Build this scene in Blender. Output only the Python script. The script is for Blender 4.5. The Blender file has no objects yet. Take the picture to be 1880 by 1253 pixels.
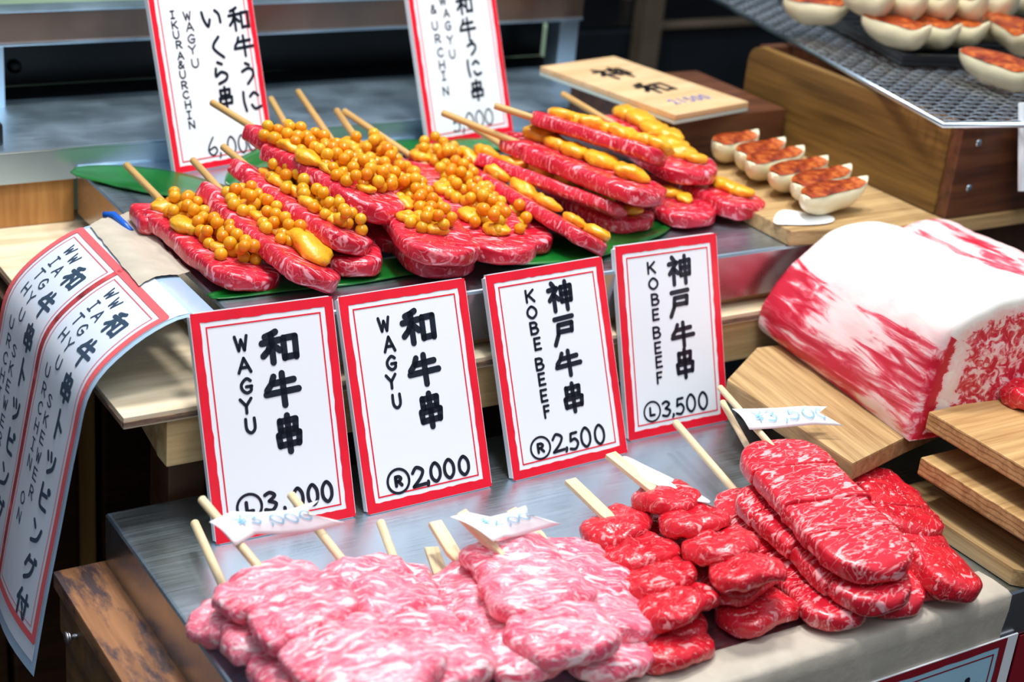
import bpy, bmesh, math, random
import numpy as np
from mathutils import Vector, Matrix, noise

random.seed(7)
S = bpy.context.scene
COL = S.collection

# ------------------------------------------------------------------ camera
# metres; x runs along the counter, y away from the customer, z up, z = 0 is the lower steel tray
CAM_H = 0.5129461
FPX = 2984.679
RX = Vector((0.84543694, -0.52562444, 0.09463264))     # camera right
DN = Vector((-0.13963958, -0.38857667, -0.91077382))   # camera down
FW = Vector((0.51549701, 0.75678737, -0.40191505))     # camera forward
cam_d = bpy.data.cameras.new('camera')
cam = bpy.data.objects.new('camera', cam_d)
COL.objects.link(cam)
M3 = Matrix((RX, -DN, -FW)).transposed()
cam.matrix_world = Matrix.Translation((0, 0, CAM_H)) @ M3.to_4x4()
cam_d.sensor_width = 36.0
cam_d.lens = FPX / 1880 * 36.0
cam_d.clip_start = 0.01
cam_d.dof.use_dof = True
cam_d.dof.focus_distance = 1.02
cam_d.dof.aperture_fstop = 6.5
S.camera = cam

# ------------------------------------------------------------------ light, world, exposure
S.view_settings.view_transform = 'Standard'
S.view_settings.look = 'None'
S.view_settings.gamma = 1.0
S.view_settings.use_curve_mapping = False
S.view_settings.exposure = -0.06
S.cycles.use_denoising = True
S.cycles.max_bounces = 8
S.cycles.transmission_bounces = 5
S.cycles.sample_clamp_indirect = 6.0
W = bpy.data.worlds.new('market_hall')
S.world = W
W.use_nodes = True
# bright hall ceiling overhead, dim stalls all round, dark floor below
_nt = W.node_tree
_tc = _nt.nodes.new('ShaderNodeTexCoord')
_sx = _nt.nodes.new('ShaderNodeSeparateXYZ')
_rp = _nt.nodes.new('ShaderNodeValToRGB')
_mr = _nt.nodes.new('ShaderNodeMapRange')
_mr.inputs[1].default_value = -1.0
_nt.links.new(_tc.outputs['Generated'], _sx.inputs[0])
_nt.links.new(_sx.outputs['Z'], _mr.inputs[0])
_nt.links.new(_mr.outputs[0], _rp.inputs[0])
_el = _rp.color_ramp.elements
_el[0].position, _el[0].color = 0.42, (0.06, 0.062, 0.07, 1)
_el[1].position, _el[1].color = 0.86, (0.62, 0.72, 0.84, 1)
_e = _el.new(0.58)
_e.color = (0.17, 0.19, 0.22, 1)
_nt.links.new(_rp.outputs[0], _nt.nodes['Background'].inputs[0])
_nt.nodes['Background'].inputs[1].default_value = 0.75


def lamp(name, loc, target, size, power, color=(1, 1, 1), size_y=None, shape='DISK', spread=180):
    d = bpy.data.lights.new(name, 'AREA')
    d.shape = shape
    d.size = size
    if size_y:
        d.size_y = size_y
    d.energy = power
    d.color = color
    d.spread = math.radians(spread)
    o = bpy.data.objects.new(name, d)
    o.location = loc
    o.rotation_euler = (Vector(target) - Vector(loc)).to_track_quat('-Z', 'Y').to_euler()
    COL.objects.link(o)
    return o


lamp('spot_lamp_over_skewers', (0.48, 0.98, 1.40), (0.55, 0.88, 0.0), 0.20, 11.5, (1.0, 0.98, 0.95))
lamp('spot_lamp_over_beef', (0.90, 0.92, 1.40), (0.78, 0.78, 0.0), 0.20, 8, (1.0, 0.97, 0.93))
lamp('spot_lamp_over_front', (0.40, 0.50, 1.38), (0.48, 0.74, 0.0), 0.20, 8.0, (1.0, 0.98, 0.96))
lamp('front_fill_panel', (0.2, -0.5, 2.0), (0.5, 0.8, 0.0), 1.2, 16, (0.86, 0.93, 1.0), 0.8, 'RECTANGLE')  # added soft fill from the customer side, brightens the sign faces


# ------------------------------------------------------------------ measuring helpers (photo pixel -> point on a real plane)
def _ray(px, py):
    return RX * (px - 940) + DN * (py - 626.5) + FW * FPX


def at(px, py, z=None, y=None, x=None):
    d = _ray(px, py)
    if z is not None:
        t = (z - CAM_H) / d.z
    elif y is not None:
        t = y / d.y
    else:
        t = x / d.x
    return Vector((0, 0, CAM_H)) + d * t


# ------------------------------------------------------------------ materials
def newmat(name):
    m = bpy.data.materials.new(name)
    m.use_nodes = True
    nt = m.node_tree
    b = nt.nodes['Principled BSDF']
    return m, nt, b


def N(nt, kind, **kw):
    n = nt.nodes.new(kind)
    for k, v in kw.items():
        if k.startswith('i_'):
            key = k[2:]
            n.inputs[int(key) if key.isdigit() else key].default_value = v
        else:
            setattr(n, k, v)
    return n


def lin(r, g, b):
    f = lambda c: (c / 255 / 12.92) if c / 255 <= 0.04045 else ((c / 255 + 0.055) / 1.055) ** 2.4
    return (f(r), f(g), f(b), 1)


def ramp(nt, stops, src=None):
    r = N(nt, 'ShaderNodeValToRGB')
    e = r.color_ramp.elements
    e[0].position, e[0].color = stops[0]
    e[1].position, e[1].color = stops[-1]
    for p, c in stops[1:-1]:
        x = e.new(p)
        x.color = c
    if src is not None:
        nt.links.new(src, r.inputs[0])
    return r


def simple(name, col, rough=0.5, metal=0.0, spec=0.5, sss=0.0, bump=0.0, bscale=200, var=0.0, coat=0.0, vscale=20):
    m, nt, b = newmat(name)
    b.inputs['Base Color'].default_value = col
    b.inputs['Roughness'].default_value = rough
    b.inputs['Metallic'].default_value = metal
    b.inputs['Specular IOR Level'].default_value = spec
    b.inputs['Coat Weight'].default_value = coat
    b.inputs['Coat Roughness'].default_value = 0.08
    if sss:
        b.inputs['Subsurface Weight'].default_value = sss
        b.inputs['Subsurface Radius'].default_value = (1.0, 0.5, 0.25)
        b.inputs['Subsurface Scale'].default_value = 0.004
    tc = N(nt, 'ShaderNodeTexCoord')
    if var:
        n = N(nt, 'ShaderNodeTexNoise', i_Scale=vscale, i_Detail=4.0)
        nt.links.new(tc.outputs['Object'], n.inputs['Vector'])
        c2 = tuple(max(0, c * (1 - var)) for c in col[:3]) + (1,)
        c3 = tuple(min(1, c * (1 + var * 0.6)) for c in col[:3]) + (1,)
        r = ramp(nt, [(0.3, c2), (0.7, c3)], n.outputs[0])
        nt.links.new(r.outputs[0], b.inputs['Base Color'])
    if bump:
        n = N(nt, 'ShaderNodeTexNoise', i_Scale=bscale, i_Detail=3.0)
        nt.links.new(tc.outputs['Object'], n.inputs['Vector'])
        bp = N(nt, 'ShaderNodeBump', i_Strength=bump, i_Distance=0.001)
        nt.links.new(n.outputs[0], bp.inputs['Height'])
        nt.links.new(bp.outputs[0], b.inputs['Normal'])
    return m


def wood(name, light, dark, scale=(4, 60, 60), rough=0.55, stain=0.0, ring=0.0, stain_col=None):
    """grain runs along local x"""
    m, nt, b = newmat(name)
    tc = N(nt, 'ShaderNodeTexCoord')
    inf = N(nt, 'ShaderNodeObjectInfo')
    add = N(nt, 'ShaderNodeVectorMath', operation='ADD')
    mul = N(nt, 'ShaderNodeMath', operation='MULTIPLY', i_1=7.0)
    nt.links.new(inf.outputs['Random'], mul.inputs[0])
    nt.links.new(tc.outputs['Object'], add.inputs[0])
    nt.links.new(mul.outputs[0], add.inputs[1])
    mp = N(nt, 'ShaderNodeMapping')
    mp.inputs['Scale'].default_value = scale
    nt.links.new(add.outputs[0], mp.inputs['Vector'])
    n = N(nt, 'ShaderNodeTexNoise', i_Scale=1.0, i_Detail=4.0, i_Distortion=0.6)
    nt.links.new(mp.outputs[0], n.inputs['Vector'])
    n2 = N(nt, 'ShaderNodeTexNoise', i_Scale=5.0, i_Detail=3.0)
    nt.links.new(mp.outputs[0], n2.inputs['Vector'])
    mx = N(nt, 'ShaderNodeMath', operation='MULTIPLY_ADD', i_1=0.35)
    nt.links.new(n2.outputs[0], mx.inputs[0])
    m3 = N(nt, 'ShaderNodeMath', operation='MULTIPLY', i_1=0.75)
    nt.links.new(n.outputs[0], m3.inputs[0])
    nt.links.new(m3.outputs[0], mx.inputs[2])
    r = ramp(nt, [(0.36, dark), (0.66, light)], mx.outputs[0])
    out = r.outputs[0]
    if ring:
        wv = N(nt, 'ShaderNodeTexWave', i_Scale=ring, i_Distortion=3.0, i_Detail=1.5)
        wv.bands_direction = 'Z'
        mp2 = N(nt, 'ShaderNodeMapping')
        mp2.inputs['Scale'].default_value = (0.15, 1, 1)
        nt.links.new(add.outputs[0], mp2.inputs['Vector'])
        nt.links.new(mp2.outputs[0], wv.inputs['Vector'])
        r2 = ramp(nt, [(0.0, (0.45, 0.40, 0.36, 1)), (0.35, (1, 1, 1, 1))], wv.outputs[1])
        mm = N(nt, 'ShaderNodeMix', data_type='RGBA', blend_type='MULTIPLY')
        mm.inputs[0].default_value = 0.8
        nt.links.new(out, mm.inputs[6])
        nt.links.new(r2.outputs[0], mm.inputs[7])
        out = mm.outputs[2]
    if stain:
        n4 = N(nt, 'ShaderNodeTexNoise', i_Scale=38.0, i_Detail=6.0, i_Roughness=0.7)
        mp4 = N(nt, 'ShaderNodeMapping')
        mp4.inputs['Scale'].default_value = (0.5, 1.6, 1)
        nt.links.new(add.outputs[0], mp4.inputs['Vector'])
        nt.links.new(mp4.outputs[0], n4.inputs['Vector'])
        r4 = ramp(nt, [(0.47, (0, 0, 0, 1)), (0.60, (1, 1, 1, 1))], n4.outputs[0])
        mm = N(nt, 'ShaderNodeMix', data_type='RGBA')
        ms = N(nt, 'ShaderNodeMath', operation='MULTIPLY', i_1=stain)
        nt.links.new(r4.outputs[0], ms.inputs[0])
        nt.links.new(ms.outputs[0], mm.inputs[0])
        nt.links.new(out, mm.inputs[6])
        mm.inputs[7].default_value = stain_col or lin(60, 52, 60)
        out = mm.outputs[2]
    nt.links.new(out, b.inputs['Base Color'])
    b.inputs['Roughness'].default_value = rough
    bp = N(nt, 'ShaderNodeBump', i_Strength=0.25, i_Distance=0.0006)
    nt.links.new(mx.outputs[0], bp.inputs['Height'])
    nt.links.new(bp.outputs[0], b.inputs['Normal'])
    return m


def meat(name, red, deep, fat, sscale=(190, 60, 70), cover=0.56, soft=0.05, web=0.020, webamt=0.5, rough=0.24, bump=0.3, sss=0.2, sparkle=420.0, rot=0.35):
    """marbled beef, local x along the slice: short fat streaks running mostly across it, joined by a thin web"""
    m, nt, b = newmat(name)
    L = nt.links.new
    tc = N(nt, 'ShaderNodeTexCoord')
    inf = N(nt, 'ShaderNodeObjectInfo')
    mul = N(nt, 'ShaderNodeMath', operation='MULTIPLY', i_1=3.0)
    L(inf.outputs['Random'], mul.inputs[0])
    add = N(nt, 'ShaderNodeVectorMath', operation='ADD')
    L(tc.outputs['Object'], add.inputs[0])
    L(mul.outputs[0], add.inputs[1])
    mp0 = N(nt, 'ShaderNodeMapping')
    mp0.inputs['Rotation'].default_value = (0.15, 0.15, rot)
    L(add.outputs[0], mp0.inputs['Vector'])
    mp = N(nt, 'ShaderNodeMapping')
    mp.inputs['Scale'].default_value = sscale
    L(mp0.outputs[0], mp.inputs['Vector'])

    def step(src, lo, hi, amt=1.0):
        mr = N(nt, 'ShaderNodeMapRange', i_1=lo, i_2=hi, i_3=0.0, i_4=amt)
        mr.interpolation_type = 'SMOOTHSTEP'
        L(src, mr.inputs[0])
        return mr.outputs[0]
    n1 = N(nt, 'ShaderNodeTexNoise', i_Scale=1.0, i_Detail=1.5, i_Roughness=0.5, i_Distortion=0.7)
    L(mp.outputs[0], n1.inputs['Vector'])
    streak = step(n1.outputs[0], cover, cover + soft)
    n1b = N(nt, 'ShaderNodeTexNoise', i_Scale=2.1, i_Detail=1.0, i_Distortion=0.5)
    L(mp.outputs[0], n1b.inputs['Vector'])
    streak2 = step(n1b.outputs[0], cover + .05, cover + .05 + soft, 0.75)
    n2 = N(nt, 'ShaderNodeTexNoise', i_Scale=0.62, i_Detail=2.0, i_Roughness=0.5, i_Distortion=0.9)
    L(mp.outputs[0], n2.inputs['Vector'])
    sb = N(nt, 'ShaderNodeMath', operation='SUBTRACT', i_1=0.5)
    L(n2.outputs[0], sb.inputs[0])
    ab = N(nt, 'ShaderNodeMath', operation='ABSOLUTE')
    L(sb.outputs[0], ab.inputs[0])
    webv = step(ab.outputs[0], web, web * 0.2, webamt)
    mx = N(nt, 'ShaderNodeMath', operation='MAXIMUM')
    L(streak, mx.inputs[0])
    L(streak2, mx.inputs[1])
    mx2 = N(nt, 'ShaderNodeMath', operation='MAXIMUM')
    L(mx.outputs[0], mx2.inputs[0])
    L(webv, mx2.inputs[1])
    last = mx2.outputs[0]
    base = N(nt, 'ShaderNodeMix', data_type='RGBA')
    n3 = N(nt, 'ShaderNodeTexNoise', i_Scale=55.0, i_Detail=3.0)
    L(add.outputs[0], n3.inputs['Vector'])
    L(step(n3.outputs[0], 0.35, 0.65), base.inputs[0])
    base.inputs[6].default_value = red
    base.inputs[7].default_value = deep
    mixf = N(nt, 'ShaderNodeMix', data_type='RGBA')
    L(last, mixf.inputs[0])
    L(base.outputs[2], mixf.inputs[6])
    mixf.inputs[7].default_value = fat
    L(mixf.outputs[2], b.inputs['Base Color'])
    b.inputs['Roughness'].default_value = rough
    b.inputs['Specular IOR Level'].default_value = 0.5
    b.inputs['Coat Weight'].default_value = 0.3
    b.inputs['Coat Roughness'].default_value = 0.15
    b.inputs['Subsurface Weight'].default_value = sss
    b.inputs['Subsurface Radius'].default_value = (1.0, 0.25, 0.2)
    b.inputs['Subsurface Scale'].default_value = 0.0025
    bn = N(nt, 'ShaderNodeTexNoise', i_Scale=sparkle, i_Detail=2.0)
    L(add.outputs[0], bn.inputs['Vector'])
    ad = N(nt, 'ShaderNodeMath', operation='MULTIPLY_ADD', i_1=0.4)
    L(last, ad.inputs[0])
    L(bn.outputs[0], ad.inputs[2])
    bp = N(nt, 'ShaderNodeBump', i_Strength=bump, i_Distance=0.001)
    L(ad.outputs[0], bp.inputs['Height'])
    L(bp.outputs[0], b.inputs['Normal'])
    return m


def steel(name, col, rough, brush=(3, 300, 3), var=0.12):
    m, nt, b = newmat(name)
    L = nt.links.new
    tc = N(nt, 'ShaderNodeTexCoord')
    mp = N(nt, 'ShaderNodeMapping')
    mp.inputs['Scale'].default_value = brush
    L(tc.outputs['Object'], mp.inputs['Vector'])
    n = N(nt, 'ShaderNodeTexNoise', i_Scale=4.0, i_Detail=3.0)
    L(mp.outputs[0], n.inputs['Vector'])
    sm = N(nt, 'ShaderNodeTexNoise', i_Scale=22.0, i_Detail=4.0)
    L(tc.outputs['Object'], sm.inputs['Vector'])
    ad = N(nt, 'ShaderNodeMath', operation='ADD')
    L(n.outputs[0], ad.inputs[0])
    L(sm.outputs[0], ad.inputs[1])
    mr = N(nt, 'ShaderNodeMapRange', i_1=0.6, i_2=1.4, i_3=max(0.05, rough - var), i_4=rough + var)
    L(ad.outputs[0], mr.inputs[0])
    L(mr.outputs[0], b.inputs['Roughness'])
    b.inputs['Base Color'].default_value = col
    b.inputs['Metallic'].default_value = 1.0
    bp = N(nt, 'ShaderNodeBump', i_Strength=0.06, i_Distance=0.0004)
    L(n.outputs[0], bp.inputs['Height'])
    L(bp.outputs[0], b.inputs['Normal'])
    return m


M = {}
M['steel'] = steel('brushed_steel', (0.54, 0.66, 0.76, 1), 0.34)
M['steel_side'] = steel('steel_side', (0.52, 0.52, 0.54, 1), 0.28)
M['ledge_steel'] = steel('ledge_steel', (0.58, 0.76, 0.90, 1), 0.40)
M['steel_brown_reflection'] = steel('steel_brown_reflection', (0.30, 0.21, 0.17, 1), 0.40)  # plain steel; brown reflections on the rail are put into its base colour
M['bench_metal'] = simple('bench_metal', lin(88, 78, 66), 0.4, metal=0.3, var=0.2)
M['green_glass'] = simple('green_glass', lin(140, 164, 138), 0.2, spec=0.5, var=0.3, vscale=8)
M['black'] = simple('black_panel', lin(6, 8, 11), 0.3, spec=0.25)
M['dark_cab'] = simple('dark_cabinet', lin(16, 21, 26), 0.4, spec=0.3, var=0.3)
M['green_wall'] = simple('green_tile', lin(92, 112, 96), 0.4, var=0.35, vscale=6)
M['board_white'] = simple('sign_white', lin(238, 243, 248), 0.30, spec=0.5, coat=0.2)
M['board_core'] = simple('sign_core', lin(205, 210, 220), 0.5)
M['print_red'] = simple('print_red', lin(234, 26, 50), 0.30, spec=0.5, coat=0.2, var=0.10, vscale=60)
M['ink'] = simple('ink', lin(22, 30, 44), 0.35)
M['ink_grey'] = simple('ink_grey', lin(52, 72, 94), 0.4)
M['ink_blue'] = simple('ink_pale_blue', lin(140, 196, 222), 0.6)
M['ink_brown'] = simple('ink_brown', lin(38, 32, 30), 0.6)
M['red_faded'] = simple('print_red_faded', lin(232, 100, 106), 0.3, coat=0.3)
M['paper'] = simple('paper', lin(242, 244, 246), 0.6, sss=0.0)
M['lamin'] = simple('laminate_film', lin(168, 196, 222), 0.15, spec=0.6, coat=0.5, var=0.08, vscale=30)
M['lam_paper'] = simple('laminated_paper', lin(222, 231, 245), 0.16, spec=0.5, coat=0.5)
M['tape'] = simple('kraft_tape', lin(190, 180, 164), 0.5, var=0.16, bump=0.3, bscale=200, vscale=45)
M['blue_plastic'] = simple('blue_plastic', lin(20, 90, 190), 0.3)
M['stick'] = wood('bamboo', lin(208, 168, 104), lin(182, 140, 80), (30, 500, 500), 0.5)
M['stick_pale'] = wood('pale_bamboo', lin(238, 218, 178), lin(216, 190, 145), (30, 400, 400), 0.5)
M['ply'] = wood('plywood', lin(238, 222, 192), lin(206, 180, 140), (6, 40, 60), 0.5)
M['ply_edge'] = wood('plywood_edge', lin(150, 120, 96), lin(70, 52, 44), (40, 60, 500), 0.7)
M['pine'] = wood('pine', lin(216, 184, 132), lin(176, 138, 88), (5, 70, 70), 0.5)
M['board'] = wood('cutting_board_wood', lin(206, 168, 112), lin(160, 118, 70), (5, 110, 110), 0.5, ring=90)
M['board_pale'] = wood('pale_board_wood', lin(196, 164, 114), lin(146, 110, 66), (7, 150, 150), 0.55)
M['crate'] = wood('crate_wood', lin(128, 94, 44), lin(70, 46, 16), (4, 75, 75), 0.45)
M['crate_dark'] = wood('crate_dark_wood', lin(104, 62, 38), lin(56, 30, 20), (4, 60, 60), 0.45)
M['dark_wood'] = wood('dark_wood', lin(86, 54, 30), lin(46, 28, 16), (6, 30, 30), 0.6)
M['plank_light'] = wood('plank_light', lin(236, 184, 104), lin(200, 146, 74), (40, 40, 3), 0.6)
M['orange_wood'] = wood('orange_wood', lin(206, 150, 84), lin(160, 104, 50), (50, 50, 4), 0.5)
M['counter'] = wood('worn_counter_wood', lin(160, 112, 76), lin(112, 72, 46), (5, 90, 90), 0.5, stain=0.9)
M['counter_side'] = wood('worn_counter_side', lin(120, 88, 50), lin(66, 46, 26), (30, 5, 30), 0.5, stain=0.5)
M['sign_wood'] = wood('sign_wood', lin(224, 190, 146), lin(204, 164, 116), (8, 60, 60), 0.5)
M['sign_edge'] = simple('sign_edge', lin(190, 204, 196), 0.4)
M['plate'] = simple('grill_plate_iron', lin(22, 25, 30), 0.4, spec=0.4, bump=0.3, bscale=300)
M['leaf'] = simple('leaf_green', lin(8, 104, 34), 0.28, spec=0.5, sss=0.1, var=0.3, vscale=30, coat=0.2)
M['uni'] = simple('sea_urchin', lin(240, 172, 34), 0.32, spec=0.5, sss=0.3, bump=0.5, bscale=700, var=0.22, vscale=110, coat=0.3)
M['dough'] = simple('dumpling_dough', lin(236, 226, 190), 0.38, sss=0.25, bump=0.2, bscale=150, var=0.07, vscale=60, coat=0.15)
M['beef'] = meat('marbled_beef', lin(216, 40, 62), lin(190, 20, 44), lin(246, 160, 170), (260, 85, 100), 0.585, 0.10, 0.018, 0.40)
M['beef_fine'] = meat('kobe_beef', lin(220, 38, 56), lin(196, 22, 42), lin(250, 176, 178), (240, 80, 110), 0.580, 0.08, 0.022, 0.60, rot=-0.25)
M['beef_lean'] = meat('lean_beef', lin(216, 36, 50), lin(196, 20, 38), lin(246, 158, 160), (120, 230, 120), 0.625, 0.07, 0.016, 0.45, rough=0.24, bump=0.8, sparkle=300.0)
M['beef_pink'] = meat('fatty_beef', lin(243, 126, 148), lin(230, 82, 110), lin(255, 212, 216), (300, 60, 120), 0.535, 0.12, 0.04, 0.4, rough=0.3, bump=0.8, sss=0.25)


def roe_mat():
    """amber fish egg: light soaks through it, wet skin on top"""
    m = bpy.data.materials.new('salmon_roe')
    m.use_nodes = True
    nt = m.node_tree
    L = nt.links.new
    nt.nodes.remove(nt.nodes['Principled BSDF'])
    out = nt.nodes['Material Output']
    inf = N(nt, 'ShaderNodeObjectInfo')
    r = ramp(nt, [(0.0, (1.0, 0.30, 0.008, 1)), (0.5, (1.0, 0.40, 0.012, 1)), (1.0, (1.0, 0.52, 0.03, 1))], inf.outputs['Random'])
    tr = N(nt, 'ShaderNodeSubsurfaceScattering')
    tr.inputs['Scale'].default_value = 0.006
    tr.inputs['Radius'].default_value = (1.0, 0.6, 0.15)
    di = N(nt, 'ShaderNodeBsdfDiffuse')
    rf = N(nt, 'ShaderNodeBsdfRefraction', i_Roughness=0.08, i_IOR=1.25)
    for n in (tr, di, rf):
        L(r.outputs[0], n.inputs[0])
    m1 = N(nt, 'ShaderNodeMixShader', i_0=0.15)
    L(tr.outputs[0], m1.inputs[1])
    L(di.outputs[0], m1.inputs[2])
    m2 = N(nt, 'ShaderNodeMixShader', i_0=0.30)
    L(m1.outputs[0], m2.inputs[1])
    L(rf.outputs[0], m2.inputs[2])
    gl = N(nt, 'ShaderNodeBsdfGlossy', i_Roughness=0.13)
    fr = N(nt, 'ShaderNodeFresnel', i_IOR=1.55)
    m3 = N(nt, 'ShaderNodeMixShader')
    L(fr.outputs[0], m3.inputs[0])
    L(m2.outputs[0], m3.inputs[1])
    L(gl.outputs[0], m3.inputs[2])
    L(m3.outputs[0], out.inputs['Surface'])
    return m


M['roe'] = roe_mat()


def crust_mat():
    m, nt, b = newmat('seared_crust')
    tc = N(nt, 'ShaderNodeTexCoord')
    n = N(nt, 'ShaderNodeTexNoise', i_Scale=130.0, i_Detail=5.0, i_Distortion=0.5)
    nt.links.new(tc.outputs['Object'], n.inputs['Vector'])
    r = ramp(nt, [(0.32, lin(92, 26, 8)), (0.5, lin(150, 52, 14)), (0.68, lin(196, 104, 40))], n.outputs[0])
    nt.links.new(r.outputs[0], b.inputs['Base Color'])
    b.inputs['Roughness'].default_value = 0.35
    bp = N(nt, 'ShaderNodeBump', i_Strength=0.4, i_Distance=0.0008)
    nt.links.new(n.outputs[0], bp.inputs['Height'])
    nt.links.new(bp.outputs[0], b.inputs['Normal'])
    return m


M['crust'] = crust_mat()


# ------------------------------------------------------------------ object helpers
def mesh(name, verts, faces, mat=None, smooth=True):
    me = bpy.data.meshes.new(name)
    me.from_pydata([tuple(v) for v in verts], [], [tuple(f) for f in faces])
    me.update()
    if smooth:
        me.polygons.foreach_set('use_smooth', [True] * len(me.polygons))
    if mat:
        me.materials.append(M[mat] if isinstance(mat, str) else mat)
    return me


def obj(name, me, parent=None, mw=None):
    """link a mesh as one object; mw is its world matrix, parents only ever translate or hold a full matrix"""
    o = bpy.data.objects.new(name, me)
    COL.objects.link(o)
    mw = mw or Matrix.Identity(4)
    if parent is not None:
        o.parent = parent
        o.matrix_basis = PM[parent.name].inverted() @ mw
        PM[o.name] = mw.copy()
    else:
        o.matrix_basis = mw
        PM[o.name] = mw.copy()
    return o


PM = {}


def tag(o, label, cat, group=None, kind=None):
    if label:
        o['label'] = label
    if cat:
        o['category'] = cat
    if group:
        o['group'] = group
    if kind:
        o['kind'] = kind
    return o


def thing(name, loc, label, cat, group=None):
    o = bpy.data.objects.new(name, None)
    o.empty_display_size = 0.02
    COL.objects.link(o)
    mw = Matrix.Translation(loc)
    o.matrix_basis = mw
    PM[o.name] = mw.copy()
    return tag(o, label, cat, group)


def bm_mesh(name, bm, mat, smooth=False):
    me = bpy.data.meshes.new(name)
    bmesh.ops.recalc_face_normals(bm, faces=bm.faces)
    bm.to_mesh(me)
    bm.free()
    if smooth:
        me.polygons.foreach_set('use_smooth', [True] * len(me.polygons))
    me.materials.append(M[mat])
    return me


def box_mesh(name, size, mat, bevel=0.001, origin=(0.5, 0.5, 0.5), seg=2):
    """box of size; origin = fraction of the box sitting at local 0"""
    bm = bmesh.new()
    bmesh.ops.create_cube(bm, size=1.0)
    for v in bm.verts:
        v.co = Vector(((v.co.x + 0.5 - origin[0]) * size[0], (v.co.y + 0.5 - origin[1]) * size[1], (v.co.z + 0.5 - origin[2]) * size[2]))
    if bevel:
        bmesh.ops.bevel(bm, geom=list(bm.edges), offset=bevel, segments=seg, affect='EDGES', profile=0.7)
    return bm_mesh(name, bm, mat)


def box(name, lo, hi, mat, parent=None, bevel=0.001, rz=0.0, grain=None):
    lo, hi = Vector(lo), Vector(hi)
    c = (lo + hi) / 2
    s = hi - lo
    R = Matrix.Rotation(rz, 4, 'Z')
    if grain == 'y':     # local x along world y
        me = box_mesh(name, (s.y, s.x, s.z), mat, bevel)
        R = R @ Matrix.Rotation(math.pi / 2, 4, 'Z')
    else:
        me = box_mesh(name, tuple(s), mat, bevel)
    return obj(name, me, parent, Matrix.Translation(c) @ R)


def prism(name, poly, z0, z1, mat, parent=None, bevel=0.001, grain_dir=None):
    """vertical prism over an xy polygon"""
    c = sum((Vector((p[0], p[1], 0)) for p in poly), Vector()) / len(poly)
    g = math.atan2(grain_dir[1], grain_dir[0]) if grain_dir else 0.0
    Rm = Matrix.Rotation(g, 4, 'Z')
    Ri = Rm.inverted()
    bm = bmesh.new()
    vs = [bm.verts.new(Ri @ (Vector((p[0], p[1], 0)) - c)) for p in poly]
    f = bm.faces.new(vs)
    r = bmesh.ops.extrude_face_region(bm, geom=[f])
    for v in r['geom']:
        if isinstance(v, bmesh.types.BMVert):
            v.co.z += z1 - z0
    if bevel:
        bmesh.ops.bevel(bm, geom=list(bm.edges), offset=bevel, segments=2, affect='EDGES', profile=0.7)
    return obj(name, bm_mesh(name, bm, mat), parent, Matrix.Translation((c.x, c.y, z0)) @ Rm)


def tube_mesh(name, pts, radius, mat, sides=10, radii=None):
    pts = [Vector(p) for p in pts]
    verts, faces = [], []
    n = len(pts)
    up = Vector((0.13, 0.21, 1)).normalized()
    for i, p in enumerate(pts):
        t = (pts[min(i + 1, n - 1)] - pts[max(i - 1, 0)]).normalized()
        a = t.cross(up).normalized()
        b = a.cross(t)
        r = radii[i] if radii else radius
        for k in range(sides):
            an = 2 * math.pi * k / sides
            verts.append(p + a * (math.cos(an) * r) + b * (math.sin(an) * r))
    for i in range(n - 1):
        for k in range(sides):
            k2 = (k + 1) % sides
            faces.append((i * sides + k, i * sides + k2, (i + 1) * sides + k2, (i + 1) * sides + k))
    faces.append(tuple(reversed(range(sides))))
    faces.append(tuple(range((n - 1) * sides, n * sides)))
    me = mesh(name, verts, faces, mat)
    me.polygons[-1].use_smooth = False
    me.polygons[-2].use_smooth = False
    return me


def frame_mat(o, u, v):
    """matrix with x along u, y along v (made square to u), z = x cross y"""
    u = Vector(u).normalized()
    n = u.cross(Vector(v)).normalized()
    v = n.cross(u)
    m = Matrix((u, v, n)).transposed().to_4x4()
    m.translation = o
    return m


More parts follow.
